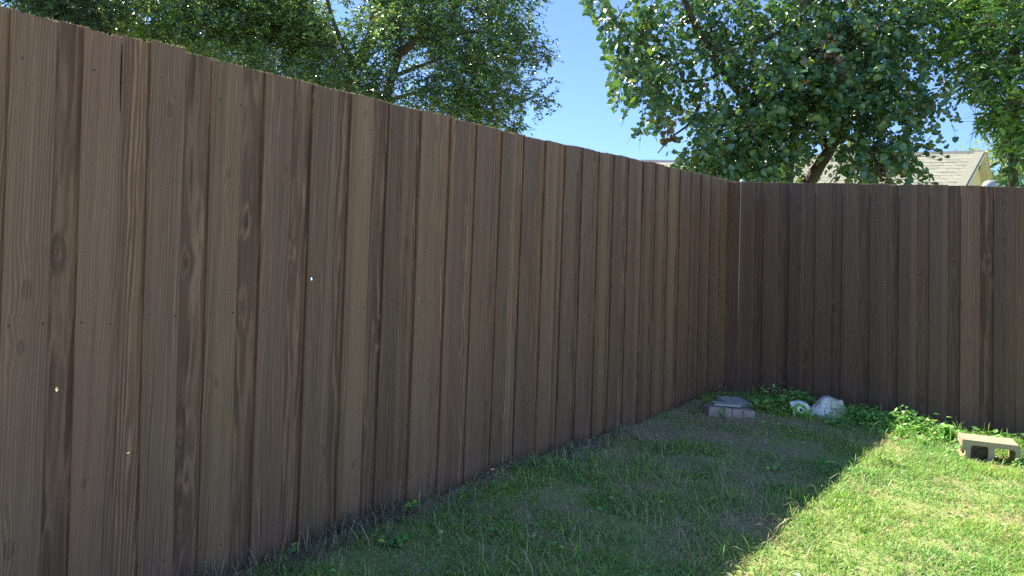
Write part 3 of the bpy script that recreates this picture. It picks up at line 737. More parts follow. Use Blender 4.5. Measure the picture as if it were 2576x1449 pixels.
# heart-leaved tree behind the back fence
hb = at(1905, 690, 9.4); hb[2] = 0.55
heart_limbs = [
    limb_from(hb, [(1985, 540, 9.35, 0.085), (2036, 457, 9.3, 0.078), (2081, 385, 9.25, 0.072), (2110, 336, 9.2, 0.058), (2124, 290, 9.1, 0.05), (2090, 180, 9.0, 0.055), (2030, 95, 8.9, 0.05), (2022, 30, 8.8, 0.042), (2035, -60, 8.7, 0.035)]),
    (limb([(2083, 388, 9.25, 0.055), (2066, 335, 9.4, 0.045), (2062, 270, 9.5, 0.045), (2080, 180, 9.6, 0.035)])),
    (limb([(2028, 92, 8.9, 0.03), (1990, 66, 8.7, 0.022), (1935, 92, 8.5, 0.016), (1860, 120, 8.3, 0.010), (1800, 138, 8.2, 0.007)])),
    limb_from(hb, [(1985, 460, 9.5, 0.05), (1970, 400, 9.4, 0.047), (1930, 300, 9.3, 0.055), (1850, 220, 9.2, 0.052), (1800, 150, 9.1, 0.048), (1760, 80, 9.0, 0.04), (1725, 10, 8.9, 0.032), (1700, -70, 8.8, 0.025)]),
    (limb([(1820, 175, 9.1, 0.025), (1780, 200, 9.0, 0.022), (1720, 205, 8.9, 0.016), (1640, 215, 8.8, 0.009), (1590, 230, 8.7, 0.005)])),
    (limb([(1800, 150, 9.1, 0.022), (1770, 130, 9.0, 0.018), (1700, 125, 8.8, 0.012), (1610, 110, 8.7, 0.006)])),
    (limb([(1790, 140, 9.1, 0.02), (1788, 60, 9.0, 0.016), (1770, -20, 8.9, 0.010)])),
    (limb([(1760, 262, 9.2, 0.02), (1735, 310, 9.0, 0.016), (1690, 345, 8.8, 0.010), (1655, 385, 8.6, 0.006)])),
    (limb([(2120, 300, 9.1, 0.03), (2190, 270, 8.8, 0.02), (2270, 250, 8.6, 0.012), (2350, 262, 8.5, 0.006)])),
    (limb([(2115, 340, 9.2, 0.03), (2160, 360, 8.9, 0.018), (2185, 380, 8.7, 0.012), (2215, 430, 8.6, 0.006)])),
]
heart_blobs = [(1545, 45, 75, 45, 8.9, 0.7, 0.9), (1490, 8, 45, 28, 8.8, 0.4, 0.7), (1610, 90, 80, 60, 8.9, 0.8, 1), (1590, 175, 65, 50, 8.8, 0.7, 0.9), (1620, 250, 62, 45, 8.8, 0.6, 0.75), (1665, 330, 70, 38, 8.8, 0.6, 0.7), (1700, 30, 100, 60, 9.0, 0.9, 0.75),
               (1680, 190, 60, 70, 9.0, 0.8, 0.45), (1730, 270, 70, 50, 9.0, 0.8, 0.75), (1740, 390, 70, 55, 9.0, 0.7, 1.1), (1830, 410, 90, 45, 9.0, 0.7, 1.05), (1810, 330, 90, 65, 8.9, 0.9, 1.1), (1870, 210, 110, 80, 8.6, 0.9, 1.1), (1830, 60, 90, 70, 9.0, 0.9, 0.8), (1780, 150, 50, 50, 9.1, 0.6, 0.4),
               (1940, 310, 110, 80, 8.8, 0.9, 1.15), (1960, 100, 110, 80, 8.9, 0.9, 1.0), (1990, 215, 110, 80, 8.6, 0.9, 1.1), (1925, 405, 70, 45, 8.9, 0.6, 1.0), (2080, 150, 110, 90, 9.0, 1.0, 1.05), (2090, 260, 100, 70, 8.8, 0.9, 1.1), (2090, 30, 120, 70, 9.1, 1.0, 1.05),
               (2200, 90, 110, 80, 9.2, 1.0, 1.1), (2190, 220, 100, 70, 8.9, 0.9, 1.05), (2210, 310, 90, 65, 8.7, 0.8, 1.15), (2170, 395, 60, 45, 8.5, 0.6, 1.2), (2245, 400, 60, 45, 8.7, 0.5, 1.1), (2280, 170, 60, 60, 9.2, 0.8, 0.6), (2290, 60, 80, 70, 9.4, 0.8, 0.9), (2345, 262, 40, 26, 8.5, 0.3, 0.8), (2295, 300, 30, 22, 8.6, 0.3, 0.5), (2300, 395, 22, 14, 8.6, 0.2, 0.5),
               (2365, 60, 40, 70, 9.6, 0.6, 0.6), (2010, -70, 400, 50, 9, 1.2, 0.5), (2010, 400, 50, 40, 9.6, 0.5, 0.35)]
def heart_tint(g, P):
    x, y, _ = to_px(P)
    t = np.clip(rng.normal(0.34, 0.2, len(P)), 0, 0.8)
    t = np.where(rng.random(len(P)) < 0.09, 0.92, t)
    t = t + 0.3 * np.exp(-((x - 1950) / 90) ** 2 - ((y - 40) / 50) ** 2) + 0.3 * np.exp(-((x - 1730) / 60) ** 2 - ((y - 400) / 45) ** 2)
    t = np.clip(t, 0, 0.93)
    dead = np.exp(-((x - 1690 + (y - 330) * 0.5) / 26) ** 2 - ((y - 335) / 55) ** 2) + 0.8 * np.exp(-((x - 2110) / 50) ** 2 - ((y - 150) / 45) ** 2) + 0.5 * np.exp(-((x - 1745) / 18) ** 2 - ((y - 215) / 40) ** 2) + 0.45 * np.exp(-((x - 2200) / 50) ** 2 - ((y - 430) / 25) ** 2)
    return np.where(rng.random(len(P)) < dead * 0.75, rng.uniform(0.96, 1.0, len(P)), t)
tree("heart_leaf_tree", "tree with heart-shaped glossy leaves and leaning trunk behind the back fence", GROUP_T, heart_limbs, MAT_BARK, T_HEART, MAT_HEART, heart_blobs,
     270, 0.28, 8, 0.072, 0.55, 0.75, 0.5, 1.1, 0.39, heart_tint, part_leaves=280, face=(-0.40, -0.25), edge_cut=lambda x, y: x < np.interp(y, [-50, 0, 60, 120, 260, 330, 400], [1400, 1440, 1505, 1515, 1535, 1565, 1630]),
     prune=lambda x, y, Z: (np.abs(x - np.interp(y, [290, 338, 382, 460], [2125, 2110, 2085, 2040])) < 46) & (y > 325) & (y < 470) & (Z < 9.25) & (rng.random(len(x)) < 0.6))

# pecan-like tree at the right edge
pb = at(2560, 800, 9.0); pb[2] = 0.5
pec_limbs = [limb_from(pb, [(2548, 440, 8.9, 0.055), (2556, 330, 8.9, 0.05), (2544, 220, 8.8, 0.045), (2560, 80, 8.7, 0.05), (2540, -60, 8.6, 0.04)]),
             (limb([(2545, 240, 8.8, 0.02), (2510, 180, 8.5, 0.016), (2480, 130, 8.3, 0.010), (2420, 150, 8.2, 0.006)])),
             (limb([(2552, 340, 8.9, 0.02), (2510, 290, 8.6, 0.014), (2470, 270, 8.4, 0.007)])),
             (limb([(2555, 100, 8.7, 0.02), (2480, 60, 8.6, 0.014), (2400, 40, 8.6, 0.007)]))]
pec_blobs = [(2540, 60, 80, 80, 8.6, 0.8, 1.1), (2470, 50, 60, 60, 8.5, 0.7, 0.9), (2445, 105, 36, 36, 8.3, 0.4, 0.7), (2535, 170, 70, 60, 8.5, 0.7, 1.1), (2490, 180, 45, 40, 8.3, 0.5, 0.8), (2415, 205, 30, 18, 8.2, 0.3, 0.5),
             (2540, 270, 60, 60, 8.5, 0.6, 1.1), (2528, 275, 32, 34, 8.3, 0.4, 1.0), (2562, 350, 32, 45, 8.6, 0.4, 0.9), (2566, 425, 20, 36, 8.7, 0.3, 0.7), (2610, 200, 60, 250, 8.7, 0.8, 0.7), (2330, 30, 60, 50, 9.0, 0.6, 0.6), (2500, -50, 200, 50, 8.6, 0.8, 0.5)]
tree("pecan_tree", "tree with long pointed leaflets hanging in at the right edge", GROUP_T, pec_limbs, MAT_BARK, T_LANCE, MAT_LANCE, pec_blobs,
     300, 0.30, 10, 0.115, 0.4, 0.65, 0.55, 1.2, 0.33,
     lambda g, P: np.clip(np.where(rng.random(len(P)) < 0.15, rng.uniform(0.75, 1.0, len(P)), rng.normal(0.32, 0.2, len(P))) + 0.7 * (vnoise(P[:, 0], P[:, 2], 2.2, 0) - 0.5), 0, 1), part_leaves=150,
     prune=lambda x, y, Z: ((x < 2512) & (y > 345)) | ((x < 2462) & (y > 255)))

# dense dark tree at the left edge
db = at(120, 500, 10.5); db[2] = 0.4
tree("dark_tree", "dense dark green tree at the left edge with a few sprays tinted as if sunlit", GROUP_T,
     [limb_from(db, [(120, 120, 10.5, 0.11), (140, 20, 10.4, 0.08), (150, -90, 10.3, 0.06)]), (limb([(130, 60, 10.4, 0.04), (200, 30, 10.2, 0.02), (250, 10, 10.1, 0.01)]))], MAT_BARK, T_LANCE, MAT_DARKLEAF,
     [(40, 20, 110, 50, 10.4, 1.0, 1.2), (130, 40, 100, 45, 10.3, 0.9, 1.2), (210, 50, 70, 40, 10.2, 0.8, 1.2), (180, -10, 90, 40, 10.3, 0.8, 1.1), (100, -60, 170, 50, 10.4, 1.0, 0.8), (245, 85, 26, 18, 10.2, 0.4, 1.0), (-80, -10, 80, 60, 10.4, 0.8, 1), (30, -20, 90, 40, 10.6, 0.8, 1.1), (60, 30, 60, 30, 10.8, 0.6, 1.1)],
     520, 0.28, 14, 0.085, 0.3, 0.5, 0.9, 1.2, 0.28, lambda g, P: np.where(vnoise(P[:, 0], P[:, 2], 3.0, 2) > 0.72, 0.95, np.clip(rng.normal(0.3, 0.2, len(P)), 0, 0.75)))  # bright tint patches paint sunlight onto a few sprays

# paler growth further off
def bush(name, label, cat, base_px, Z, blobs, per, mat, tpl, ls, thr=0.34):
    b0 = at(base_px[0], base_px[1], Z); b0[2] = 0.5
    top = at(blobs[0][0], blobs[0][1], Z)
    stems = [(np.array([b0, b0 * 0.4 + top * 0.6 + rng.normal(size=3) * 0.1, top + np.array([rng.uniform(-0.4, 0.4), 0.2, 0.0])]), [0.05, 0.03, 0.012]) for _ in range(3)]
    return tree(name, label, "bushes and small trees far behind the fence", stems, MAT_BARK2, tpl, mat, blobs, per, 0.3, 9, ls, 0.1, 0.7, 0.8, 0.9, thr,
                lambda g, P: np.clip(rng.normal(0.5, 0.25, len(P)), 0, 1), twigs=False)
o = bush("pale_bush", "pale green bush behind the yellow gable, under the pecan leaves", "bush", (2520, 600), 17.0, [(2510, 415, 45, 40, 17.0, 1.2, 2.4), (2560, 440, 40, 30, 16.5, 1.0, 1.2), (2495, 450, 26, 24, 16.6, 0.8, 1.2), (2580, 410, 40, 30, 17.2, 1.0, 1)], 170, MAT_PALEBUSH, T_OVAL, 0.11); o["category"] = "bush"
o = bush("yellow_green_shrub", "yellow-green shrub low behind the fence corner at the heart-leaved tree's left side", "shrub", (1740, 600), 11.5, [(1735, 420, 52, 42, 11.5, 0.8, 1.1), (1690, 430, 30, 24, 11.3, 0.5, 0.9), (1770, 450, 60, 22, 11.4, 0.6, 1)], 150, MAT_LANCE, T_WEED, 0.07); o["category"] = "shrub"
o = bush("far_tree", "small bright tree top showing over the roof beside the leaning trunk", "tree", (2140, 600), 24.0, [(2135, 372, 28, 22, 24.0, 0.8, 1.0), (2150, 390, 26, 16, 24, 0.8, 1.0)], 60, MAT_PALEBUSH, T_WEED, 0.16)
o = bush("far_tree", "thin feathery treetops just above the grey roof ridge", "tree", (2440, 600), 30.0, [(2452, 378, 34, 7, 30.0, 0.8, 0.6), (2385, 380, 28, 5, 30, 0.8, 0.4), (2430, 386, 60, 6, 30, 0.8, 0.5), (2480, 372, 20, 10, 30, 0.8, 0.6)], 60, MAT_PALEBUSH, T_OVAL, 0.16, 0.3)

# ------------------------------------------------------------------ houses
def roof_shingles(parent, A, ridge_dir, down, nrm, ncol, nrow, tab_w, expo, mat, keep, x0=0.0):
    protos = []
    for k in range(3):
        bm = bevel_box("shingle", tab_w - 0.008, expo * 1.25, 0.008 + 0.002 * k, 0.0); bm.materials.append(mat); protos.append(bm)
    n = 0
    for r in range(nrow):
        offx = (0.5 if r % 2 else 0.0) * tab_w + random.uniform(-0.02, 0.02)
        for c in range(-3, ncol):
            u = x0 + offx + c * tab_w; v = (r + 0.5) * expo
            P = A + ridge_dir * u + down * v
            if not keep(P): continue
            o = bpy.data.objects.new("shingle", random.choice(protos)); COL.objects.link(o); o.parent = parent
            tl = 0.030; dn = down * math.cos(tl) + nrm * math.sin(tl); nn = np.cross(ridge_dir, dn); 
            if nn @ nrm < 0: nn = -nn
            m = Matrix.Identity(4)
            yy = np.cross(nn, ridge_dir)
            for i in range(3): m[i][0], m[i][1], m[i][2] = ridge_dir[i], yy[i], nn[i]
            m.translation = Vector(P + nrm * random.uniform(0.010, 0.014) - np.array(parent.location)); o.matrix_local = m
            n += 1
    return n

def prism(name, poly, thick_vec, mat, parent):
    """closed slab from a planar polygon swept by a vector"""
    n = len(poly); V_ = [np.array(p) for p in poly] + [np.array(p) + thick_vec for p in poly]
    F_ = [tuple(range(n)), tuple(range(2 * n - 1, n - 1, -1))] + [(i, i + n, (i + 1) % n + n, (i + 1) % n) for i in range(n)]
    me = pydata(name, V_, F_)
    bm = bmesh.new(); bm.from_mesh(me); bmesh.ops.recalc_face_normals(bm, faces=bm.faces[:]); bm.to_mesh(me); bm.free()
    return child(name, me, mat, parent)

# grey-roofed house with the yellow gable
Aq = at(2476, 384, 14.0)
rd = np.array([-0.97, 0.243, 0.0]); rd /= np.linalg.norm(rd)
pt = math.radians(35)
hd = np.array([-0.243, -0.97, 0.0]); hd /= np.linalg.norm(hd)
dn = hd * math.cos(pt) - UP * math.sin(pt); nr_ = hd * math.sin(pt) + UP * math.cos(pt)
def hit_plane(x, y, P0, n):
    d = (x - 1288) / FPX * _R - (y - 724.5) / FPX * _U + _f
    return CAM + d * (((P0 - CAM) @ n) / (d @ n))
Bq = hit_plane(2406, 512, Aq, nr_)         # foot of the near rake, below the fence line
Cq = at(2499, 512, 14.9)                   # foot of the far rake
house = empty("house", (float(Aq[0]), float(Aq[1]), 0.4)); tag(house, "house with pale grey shingle roof and yellow gable behind the back fence", "house", "houses beyond the fence")
Lq = Aq + rd * 5.2; LBq = Lq + (Bq - Aq) + rd * 0.4
prism("roof", [Aq, Bq, LBq, Lq], -nr_ * 0.05, MAT_FELT, house)
edge_n = np.cross(Bq - Aq, nr_); edge_n /= np.linalg.norm(edge_n)
if (Lq - Aq) @ edge_n < 0: edge_n = -edge_n
roof_o = [c for c in house.children if c.name.startswith("roof")][0]
ns = roof_shingles(house, Aq, rd, dn, nr_, 26, 11, 0.20, 0.143, MAT_SHINGLE, lambda P: (P - Aq) @ edge_n > 0.06)
prism("ridge_cap", [Aq + nr_ * 0.02 + dn * 0.06, Aq + nr_ * 0.045, Lq + nr_ * 0.045, Lq + nr_ * 0.02 + dn * 0.06], -nr_ * 0.02, MAT_SHINGLE, house)
# gable wall, inset under the two rakes
wn = np.cross(Cq - Bq, UP); wn /= np.linalg.norm(wn)
if wn @ (CAM - Aq) < 0: wn = -wn
prism("wall", [Aq - wn * 0.12 - UP * 0.06, Bq - wn * 0.12, Bq - wn * 0.12 - UP * 2.2, Cq - wn * 0.12 - UP * 2.2, Cq - wn * 0.12], -wn * 0.1, MAT_YELLOW, house)
def strip(name, P, Q, wdt, mat, off, inward):
    e = (Q - P) / np.linalg.norm(Q - P); s_ = np.cross(e, wn); s_ /= np.linalg.norm(s_)
    if s_ @ inward < 0: s_ = -s_
    prism(name, [P + wn * off, Q + wn * off, Q + s_ * wdt + wn * off, P + s_ * wdt + wn * off], -wn * 0.16, mat, house)
cen = (Aq + Bq + Cq) / 3
prism("rake_shingles", [Aq + nr_ * 0.034, Bq + nr_ * 0.034, Bq + nr_ * 0.034 + rd * 0.16, Aq + nr_ * 0.034 + rd * 0.16], -nr_ * 0.02, MAT_SHINGLE, house)
strip("fascia", Aq, Bq, 0.040, MAT_WHITE, 0.02, cen - (Aq + Bq) / 2)
strip("fascia", Aq, Cq, 0.060, MAT_WHITE, 0.02, cen - (Aq + Cq) / 2)
strip("rake_trim", Aq + UP * 0.01, Cq + UP * 0.01, 0.035, MAT_YELLOW, 0.05, (Aq + Cq) / 2 - cen)
prism("wall", [LBq + UP * 0.0 - nr_ * 0.06, Bq - nr_ * 0.06 + rd * 0.1, Bq + rd * 0.1 - UP * 2.2, LBq - UP * 2.2], -hd * 0.1, MAT_WALL, house)
# back slope so that the roof is closed
prism("roof", [Aq - UP * 0.012, Lq - UP * 0.012, Lq - hd * 2.2 - UP * 1.5, Cq + np.array([0.0, 0.6, -0.3])], -UP * 0.05, MAT_FELT, house)
vp = Aq + rd * 1.45 + dn * 0.12
pipe_v, pipe_f = tube([(np.array([vp - UP * 0.05, vp + UP * 0.07, vp + UP * 0.12]) , [0.03, 0.028, 0.028])], 8, 0.0)
child("vent_pipe", mesh_np("vent_pipe", pipe_v, pipe_f, True), MAT_FELT, house)

# second house: pinkish roof left of the corner
A2 = at(1612, 406.5, 17.0)
r2d = np.array([0.985, -0.05, 0.0]); r2d /= np.linalg.norm(r2d); h2 = np.array([-r2d[1] * -1, -r2d[0], 0.0]); h2 = np.array([r2d[1], -r2d[0], 0.0])
if h2[1] > 0: h2 = -h2
dn2 = h2 * math.cos(pt) - UP * math.sin(pt); n2 = h2 * math.sin(pt) + UP * math.cos(pt)
house2 = empty("house", (float(A2[0]), float(A2[1]), 0.4)); tag(house2, "house with pinkish low roof mostly hidden behind the long fence's far end", "house", "houses beyond the fence")
E2 = A2 + r2d * 4.6
prism("roof", [A2, A2 + dn2 * 1.6, E2 + dn2 * 1.6, E2], -n2 * 0.05, MAT_FELT, house2)
roof_shingles(house2, A2, r2d, dn2, n2, 24, 9, 0.20, 0.143, MAT_SHINGLE2, lambda P: -0.01 < (P - A2) @ r2d < 4.6, 0.1)
prism("ridge_cap", [A2 + n2 * 0.015 + dn2 * 0.08, A2 + n2 * 0.05, E2 + n2 * 0.05, E2 + n2 * 0.015 + dn2 * 0.08], -n2 * 0.02, MAT_SHINGLE2, house2)
prism("wall", [A2 + dn2 * 1.5 - n2 * 0.06, E2 + dn2 * 1.5 - n2 * 0.06, E2 + dn2 * 1.5 - UP * 2.4, A2 + dn2 * 1.5 - UP * 2.4], -h2 * 0.1, MAT_WALL, house2)
prism("roof", [A2 - UP * 0.012, E2 - UP * 0.012, E2 - h2 * 2.0 - UP * 1.4, A2 - h2 * 2.0 - UP * 1.4], -UP * 0.05, MAT_FELT, house2)

# ------------------------------------------------------------------ cinder block
def cinder_block():
    Lx, Ly, Lz = 0.308, 0.17, 0.15      # length, depth (the cores run front to back), height as it lies
    bm = bmesh.new()
    def rr(x0, x1, z0, z1, rad, n=3):
        pts = []
        for cx, cz, a0 in ((x1 - rad, z1 - rad, 0), (x0 + rad, z1 - rad, 90), (x0 + rad, z0 + rad, 180), (x1 - rad, z0 + rad, 270)):
            for k in range(n + 1):
                a = math.radians(a0 + 90 * k / n); pts.append((cx + rad * math.cos(a), cz + rad * math.sin(a)))
        return pts
    # outline with the recessed (frogged) left end
    outl = [(-Lx / 2, -Lz / 2), (Lx / 2, -Lz / 2), (Lx / 2, Lz / 2 - 0.014), (Lx / 2 - 0.012, Lz / 2), (-Lx / 2, Lz / 2), (-Lx / 2, Lz / 2 - 0.045), (-Lx / 2 + 0.022, Lz / 2 - 0.06), (-Lx / 2 + 0.022, -Lz / 2 + 0.055), (-Lx / 2, -Lz / 2 + 0.04)]
    holes = [rr(0.020, 0.128, -Lz / 2 + 0.028, Lz / 2 - 0.032, 0.016), rr(-0.106, -0.012, -Lz / 2 + 0.028, Lz / 2 - 0.030, 0.018)]
    ed = []
    for lp in [outl] + holes:
        v = [bm.verts.new((x, -Ly / 2, z)) for x, z in lp]
        ed += [bm.edges.new((v[i], v[(i + 1) % len(v)])) for i in range(len(v))]
    res = bmesh.ops.triangle_fill(bm, edges=ed, use_beauty=True)
    fs = [g for g in res["geom"] if isinstance(g, bmesh.types.BMFace)]
    ext = bmesh.ops.extrude_face_region(bm, geom=fs)
    for v in [g for g in ext["geom"] if isinstance(g, bmesh.types.BMVert)]: v.co.y = Ly / 2
    bmesh.ops.recalc_face_normals(bm, faces=bm.faces[:])
    for v in bm.verts: v.co += Vector((random.uniform(-1, 1), random.uniform(-1, 1), random.uniform(-1, 1))) * 0.0012
    me = bpy.data.meshes.new("cinder_block"); bm.to_mesh(me); bm.free()
    return me
bx = (at(2428, 1152, 4.72) + at(2562, 1166, 4.62)) / 2
cb = link("cinder_block", cinder_block(), MAT_CONC)
tag(cb, "weathered two-cell concrete block lying tilted in the sunlit grass by the back fence", "concrete block")
CBP = yard([0.719], [1.962])[0]
CBP[2] = 0.519
cb.location = CBP; cb.rotation_euler = (math.radians(6.6), math.radians(2.8), math.radians(-21))
# earth packed into the left core
fill = bpy.data.meshes.new("packed_earth")
bm = bmesh.new(); bmesh.ops.create_grid(bm, x_segments=10, y_segments=9, size=0.5)
for v in bm.verts:
    x, z = v.co.x * 0.102 - 0.059, v.co.y * 0.100
    v.co = Vector((x, -0.045 + 0.02 * math.sin(x * 60) * math.cos(z * 50) + random.uniform(-0.008, 0.008), z))
bm.to_mesh(fill); bm.free()
fo = link("packed_earth", fill, MAT_DIRTY, cb)
sm = fo.modifiers.new("thick", 'SOLIDIFY'); sm.thickness = 0.05; sm.offset = -1

# ------------------------------------------------------------------ pavers and slabs in the corner
pav = [bevel_box("paver", 0.082, 0.18, 0.088, 0.004, 2, 0.0006) for _ in range(2)]
for m_ in pav: m_.materials.append(MAT_PAVER)
names = ["pink paver at the left end of the short row in the fence corner", "pink paver second from the left in the corner row", "pink paver third in the corner row, half behind weed leaves", "pink paver at the right end of the corner row, against the weeds"]
p0 = at(1782, 1047, 5.45); p0[2] -= 0.018
for i in range(4):
    o = link("paver", pav[i % 2]); o.location = (p0[0] + 0.041 + i * 0.0845, 5.45 + 0.09 + (0.012 if i == 2 else 0.0), p0[2] + 0.040 - 0.006 * i)
    o.rotation_euler = (0, math.radians(2.5), math.radians([1.5, -1, 2, -2][i]))
    tag(o, names[i], "paver", "pink pavers in the corner row")
s1_ = link("slab", bevel_box("slab", 0.19, 0.13, 0.018, 0.004, 2, 0.001), MAT_SLAB); s1_.location = (p0[0] + 0.165, 5.60, p0[2] + 0.092); s1_.rotation_euler = (math.radians(3), math.radians(2), math.radians(-4))
tag(s1_, "grey concrete slab lying on top of the pink pavers", "slab")
s2_ = link("slab", bevel_box("slab", 0.20, 0.20, 0.032, 0.004, 2, 0.001), MAT_SLAB); s2_.location = (p0[0] + 0.29, 5.83, p0[2] + 0.088); s2_.rotation_euler = (math.radians(8), math.radians(1), math.radians(9))
tag(s2_, "dark grey slab behind the pavers, tilted against the corner", "slab")

# rocks along the foot of the long fence
def rock(px, py, Z, sx, sy, sz, label, seed, mat=MAT_ROCK):
    r = random.Random(seed); bm = bmesh.new(); bmesh.ops.create_icosphere(bm, subdivisions=3, radius=1.0)
    ph = [r.uniform(0, 6) for _ in range(6)]
    for v in bm.verts:
        q = 1 + 0.16 * math.sin(3 * v.co.x + ph[0]) * math.cos(2.5 * v.co.y + ph[1]) + 0.1 * math.sin(5 * v.co.z + ph[2] + 3 * v.co.x) + r.uniform(-0.02, 0.02)
        v.co = Vector((v.co.x * q * sx, v.co.y * q * sy, v.co.z * q * sz))
    me = bpy.data.meshes.new("rock"); bm.to_mesh(me); bm.free()
    for p in me.polygons: p.use_smooth = True
    o = link("rock", me, mat); c = at(px, py, Z); o.location = c; o.rotation_euler = (0, 0, r.uniform(0, 3)); tag(o, label, "rock", "rocks at the foot of the fence")
rock(1448, 1152, 4.33, 0.055, 0.04, 0.03, "rounded grey rock under the long fence at the edge of the dirt", 1)
rock(1418, 1165, 4.22, 0.03, 0.025, 0.025, "small pale rock tucked under the fence boards left of the grey rock", 2, MAT_PEBBLE)
rock(1500, 1122, 4.60, 0.05, 0.035, 0.018, "flat dusty rock half buried in the dirt by the fence", 3)
rock(2360, 1080, 5.46, 0.06, 0.05, 0.04, "dark rock in the shade between the back fence and the sunlit weeds", 4)

# ------------------------------------------------------------------ the sack
def sack_mat():
    m, t, p, o = new_mat("woven_plastic"); b = NB(t)
    c = b.coord("Object")
    n = b.noise(b.mapv(c, (30, 30, 8)), 1.0, 4, 0.65); st = b.noise(b.mapv(c, (160, 60, 14)), 1.0, 3, 0.6)
    X, Y, Z = b.sep(c)
    dirt = b.math('MULTIPLY', b.maprange(st, 0.48, 0.62, 0, 1), b.maprange(n, 0.38, 0.6, 0.0, 0.75))
    old = b.maprange(b.math('ADD', X, b.math('MULTIPLY', n, 0.03)), 0.045, 0.075, 0.0, 1.0, True)      # right half is old and yellowed
    base = b.mix(old, (0.78, 0.79, 0.79), (0.60, 0.56, 0.45))
    b.l.new(b.mix(dirt, base, (0.20, 0.18, 0.15)), p.inputs["Base Color"])
    p.inputs["Roughness"].default_value = 0.5; p.inputs["Specular IOR Level"].default_value = 0.4
    b.l.new(b.bump(b.math('ADD', n, b.math('MULTIPLY', st, 0.5)), 0.6, 0.012), p.inputs["Normal"])
    return m
MAT_SACK = sack_mat()
MAT_SACKW = simple_mat("sack_white", (0.78, 0.80, 0.80), 0.45, (0.84, 0.85, 0.85), 0.002, 0.4, scale=40)
MAT_SACKG = simple_mat("sack_green_print", (0.20, 0.46, 0.06), 0.45, (0.26, 0.54, 0.09), 0.0, 0.4, scale=30)
MAT_SACKD = simple_mat("sack_dark_print", (0.06, 0.10, 0.06), 0.5)
sk = at(2066, 1052, 5.62)
sackroot = empty("plastic_sack", tuple(sk)); tag(sackroot, "rumpled white woven sack with green print slumped among weeds by the back fence", "sack")
nu, nv = 56, 22; Vv = []
for j in range(nv + 1):
    v = j / nv
    for i in range(nu):
        a = 2 * math.pi * i / nu
        ca, sa = math.cos(a), math.sin(a)
        rx = 0.140 * (abs(math.cos(v * math.pi / 2)) ** 0.55) if v < 1 else 0
        ry = 0.085 * (abs(math.cos(v * math.pi / 2)) ** 0.55) if v < 1 else 0
        fold = 1 + 0.07 * math.sin(7 * a + 5 * v) * (1 - 0.6 * v) + 0.06 * (1 - abs(math.sin(8.5 * a - 4 * v + 1))) + 0.03 * (1 - 2 * abs(math.sin(15 * a + 3 * v)))
        flare = 1 + 0.22 * max(0, 0.35 - v) / 0.35
        x = rx * ca * fold * flare * (1.05 if ca > 0 else 1.0); y = ry * sa * fold * flare
        z = 0.155 * math.sin(v * math.pi / 2) ** 0.85
        z *= 1 + 0.12 * math.exp(-((x - 0.01) / 0.05) ** 2) - 0.55 * max(0, -x - 0.020) / 0.13
        z += 0.022 * max(0, x) / 0.12 * math.sin(v * math.pi) ** 2 + 0.007 * math.sin(41 * x + 2) * math.sin(v * math.pi)
        x += 0.034 * v
        Vv.append((x, y, z - 0.012 + 0.004 * math.sin(23 * a + 11 * v)))
F_ = [(j * nu + i, j * nu + (i + 1) % nu, (j + 1) * nu + (i + 1) % nu, (j + 1) * nu + i) for j in range(nv) for i in range(nu)]
so_ = link("sack_body", pydata("sack_body", Vv, F_, True), MAT_SACK, sackroot); so_.rotation_euler = (0, 0, math.radians(-14))
# the open mouth, folded over to the left, with the printed side showing
nx_, ny_ = 30, 18; Vv = []; F_ = []; mi = []
for j in range(ny_ + 1):
    for i in range(nx_ + 1):
        u, v = i / nx_, j / ny_                 # u: from the body (0) to the mouth (1); v: bottom to top
        w_ = 0.046 + 0.058 * math.sin(min(1, u * 1.15) * math.pi * 0.55)
        x = -0.030 - 0.190 * u - 0.018 * v * u
        z = 0.004 + w_ * v * (1.0 + 0.18 * u) + 0.010 * math.sin(7 * u + 4 * v)
        y = -0.055 - 0.035 * math.sin(v * math.pi) + 0.022 * v + 0.011 * math.sin(10 * u + 6 * v) + 0.006 * math.sin(19 * u - 9 * v)
        Vv.append((x, y, z))
for j in range(ny_):
    for i in range(nx_):
        F_.append((j * (nx_ + 1) + i, j * (nx_ + 1) + i + 1, (j + 1) * (nx_ + 1) + i + 1, (j + 1) * (nx_ + 1) + i))
        u, v = (i + 0.5) / nx_, (j + 0.5) / ny_
        e = ((u - 0.66) / 0.34) ** 2 + ((v - 0.40) / 0.38) ** 2
        k = 1 if e < 1 else 0
        if k and abs((u - 0.70) + 0.25 * (v - 0.5)) < 0.13 and abs(v - 0.48) < 0.15: k = 0
        if not k and e < 1 and abs((u - 0.68) + 0.25 * (v - 0.5)) < 0.07 and abs(v - 0.47) < 0.07: k = 2
        if k == 1 and abs(u - 0.45) < 0.06 and abs(v - 0.20) < 0.12: k = 0
        mi.append(k)
me = pydata("printed_mouth", Vv, F_, True)
for m_ in (MAT_SACKW, MAT_SACKG, MAT_SACKD): me.materials.append(m_)
me.polygons.foreach_set("material_index", mi)
mo = link("printed_mouth", me, None, sackroot); sm = mo.modifiers.new("thick", 'SOLIDIFY'); sm.thickness = 0.002
mo.rotation_euler = (0, 0, math.radians(-6))

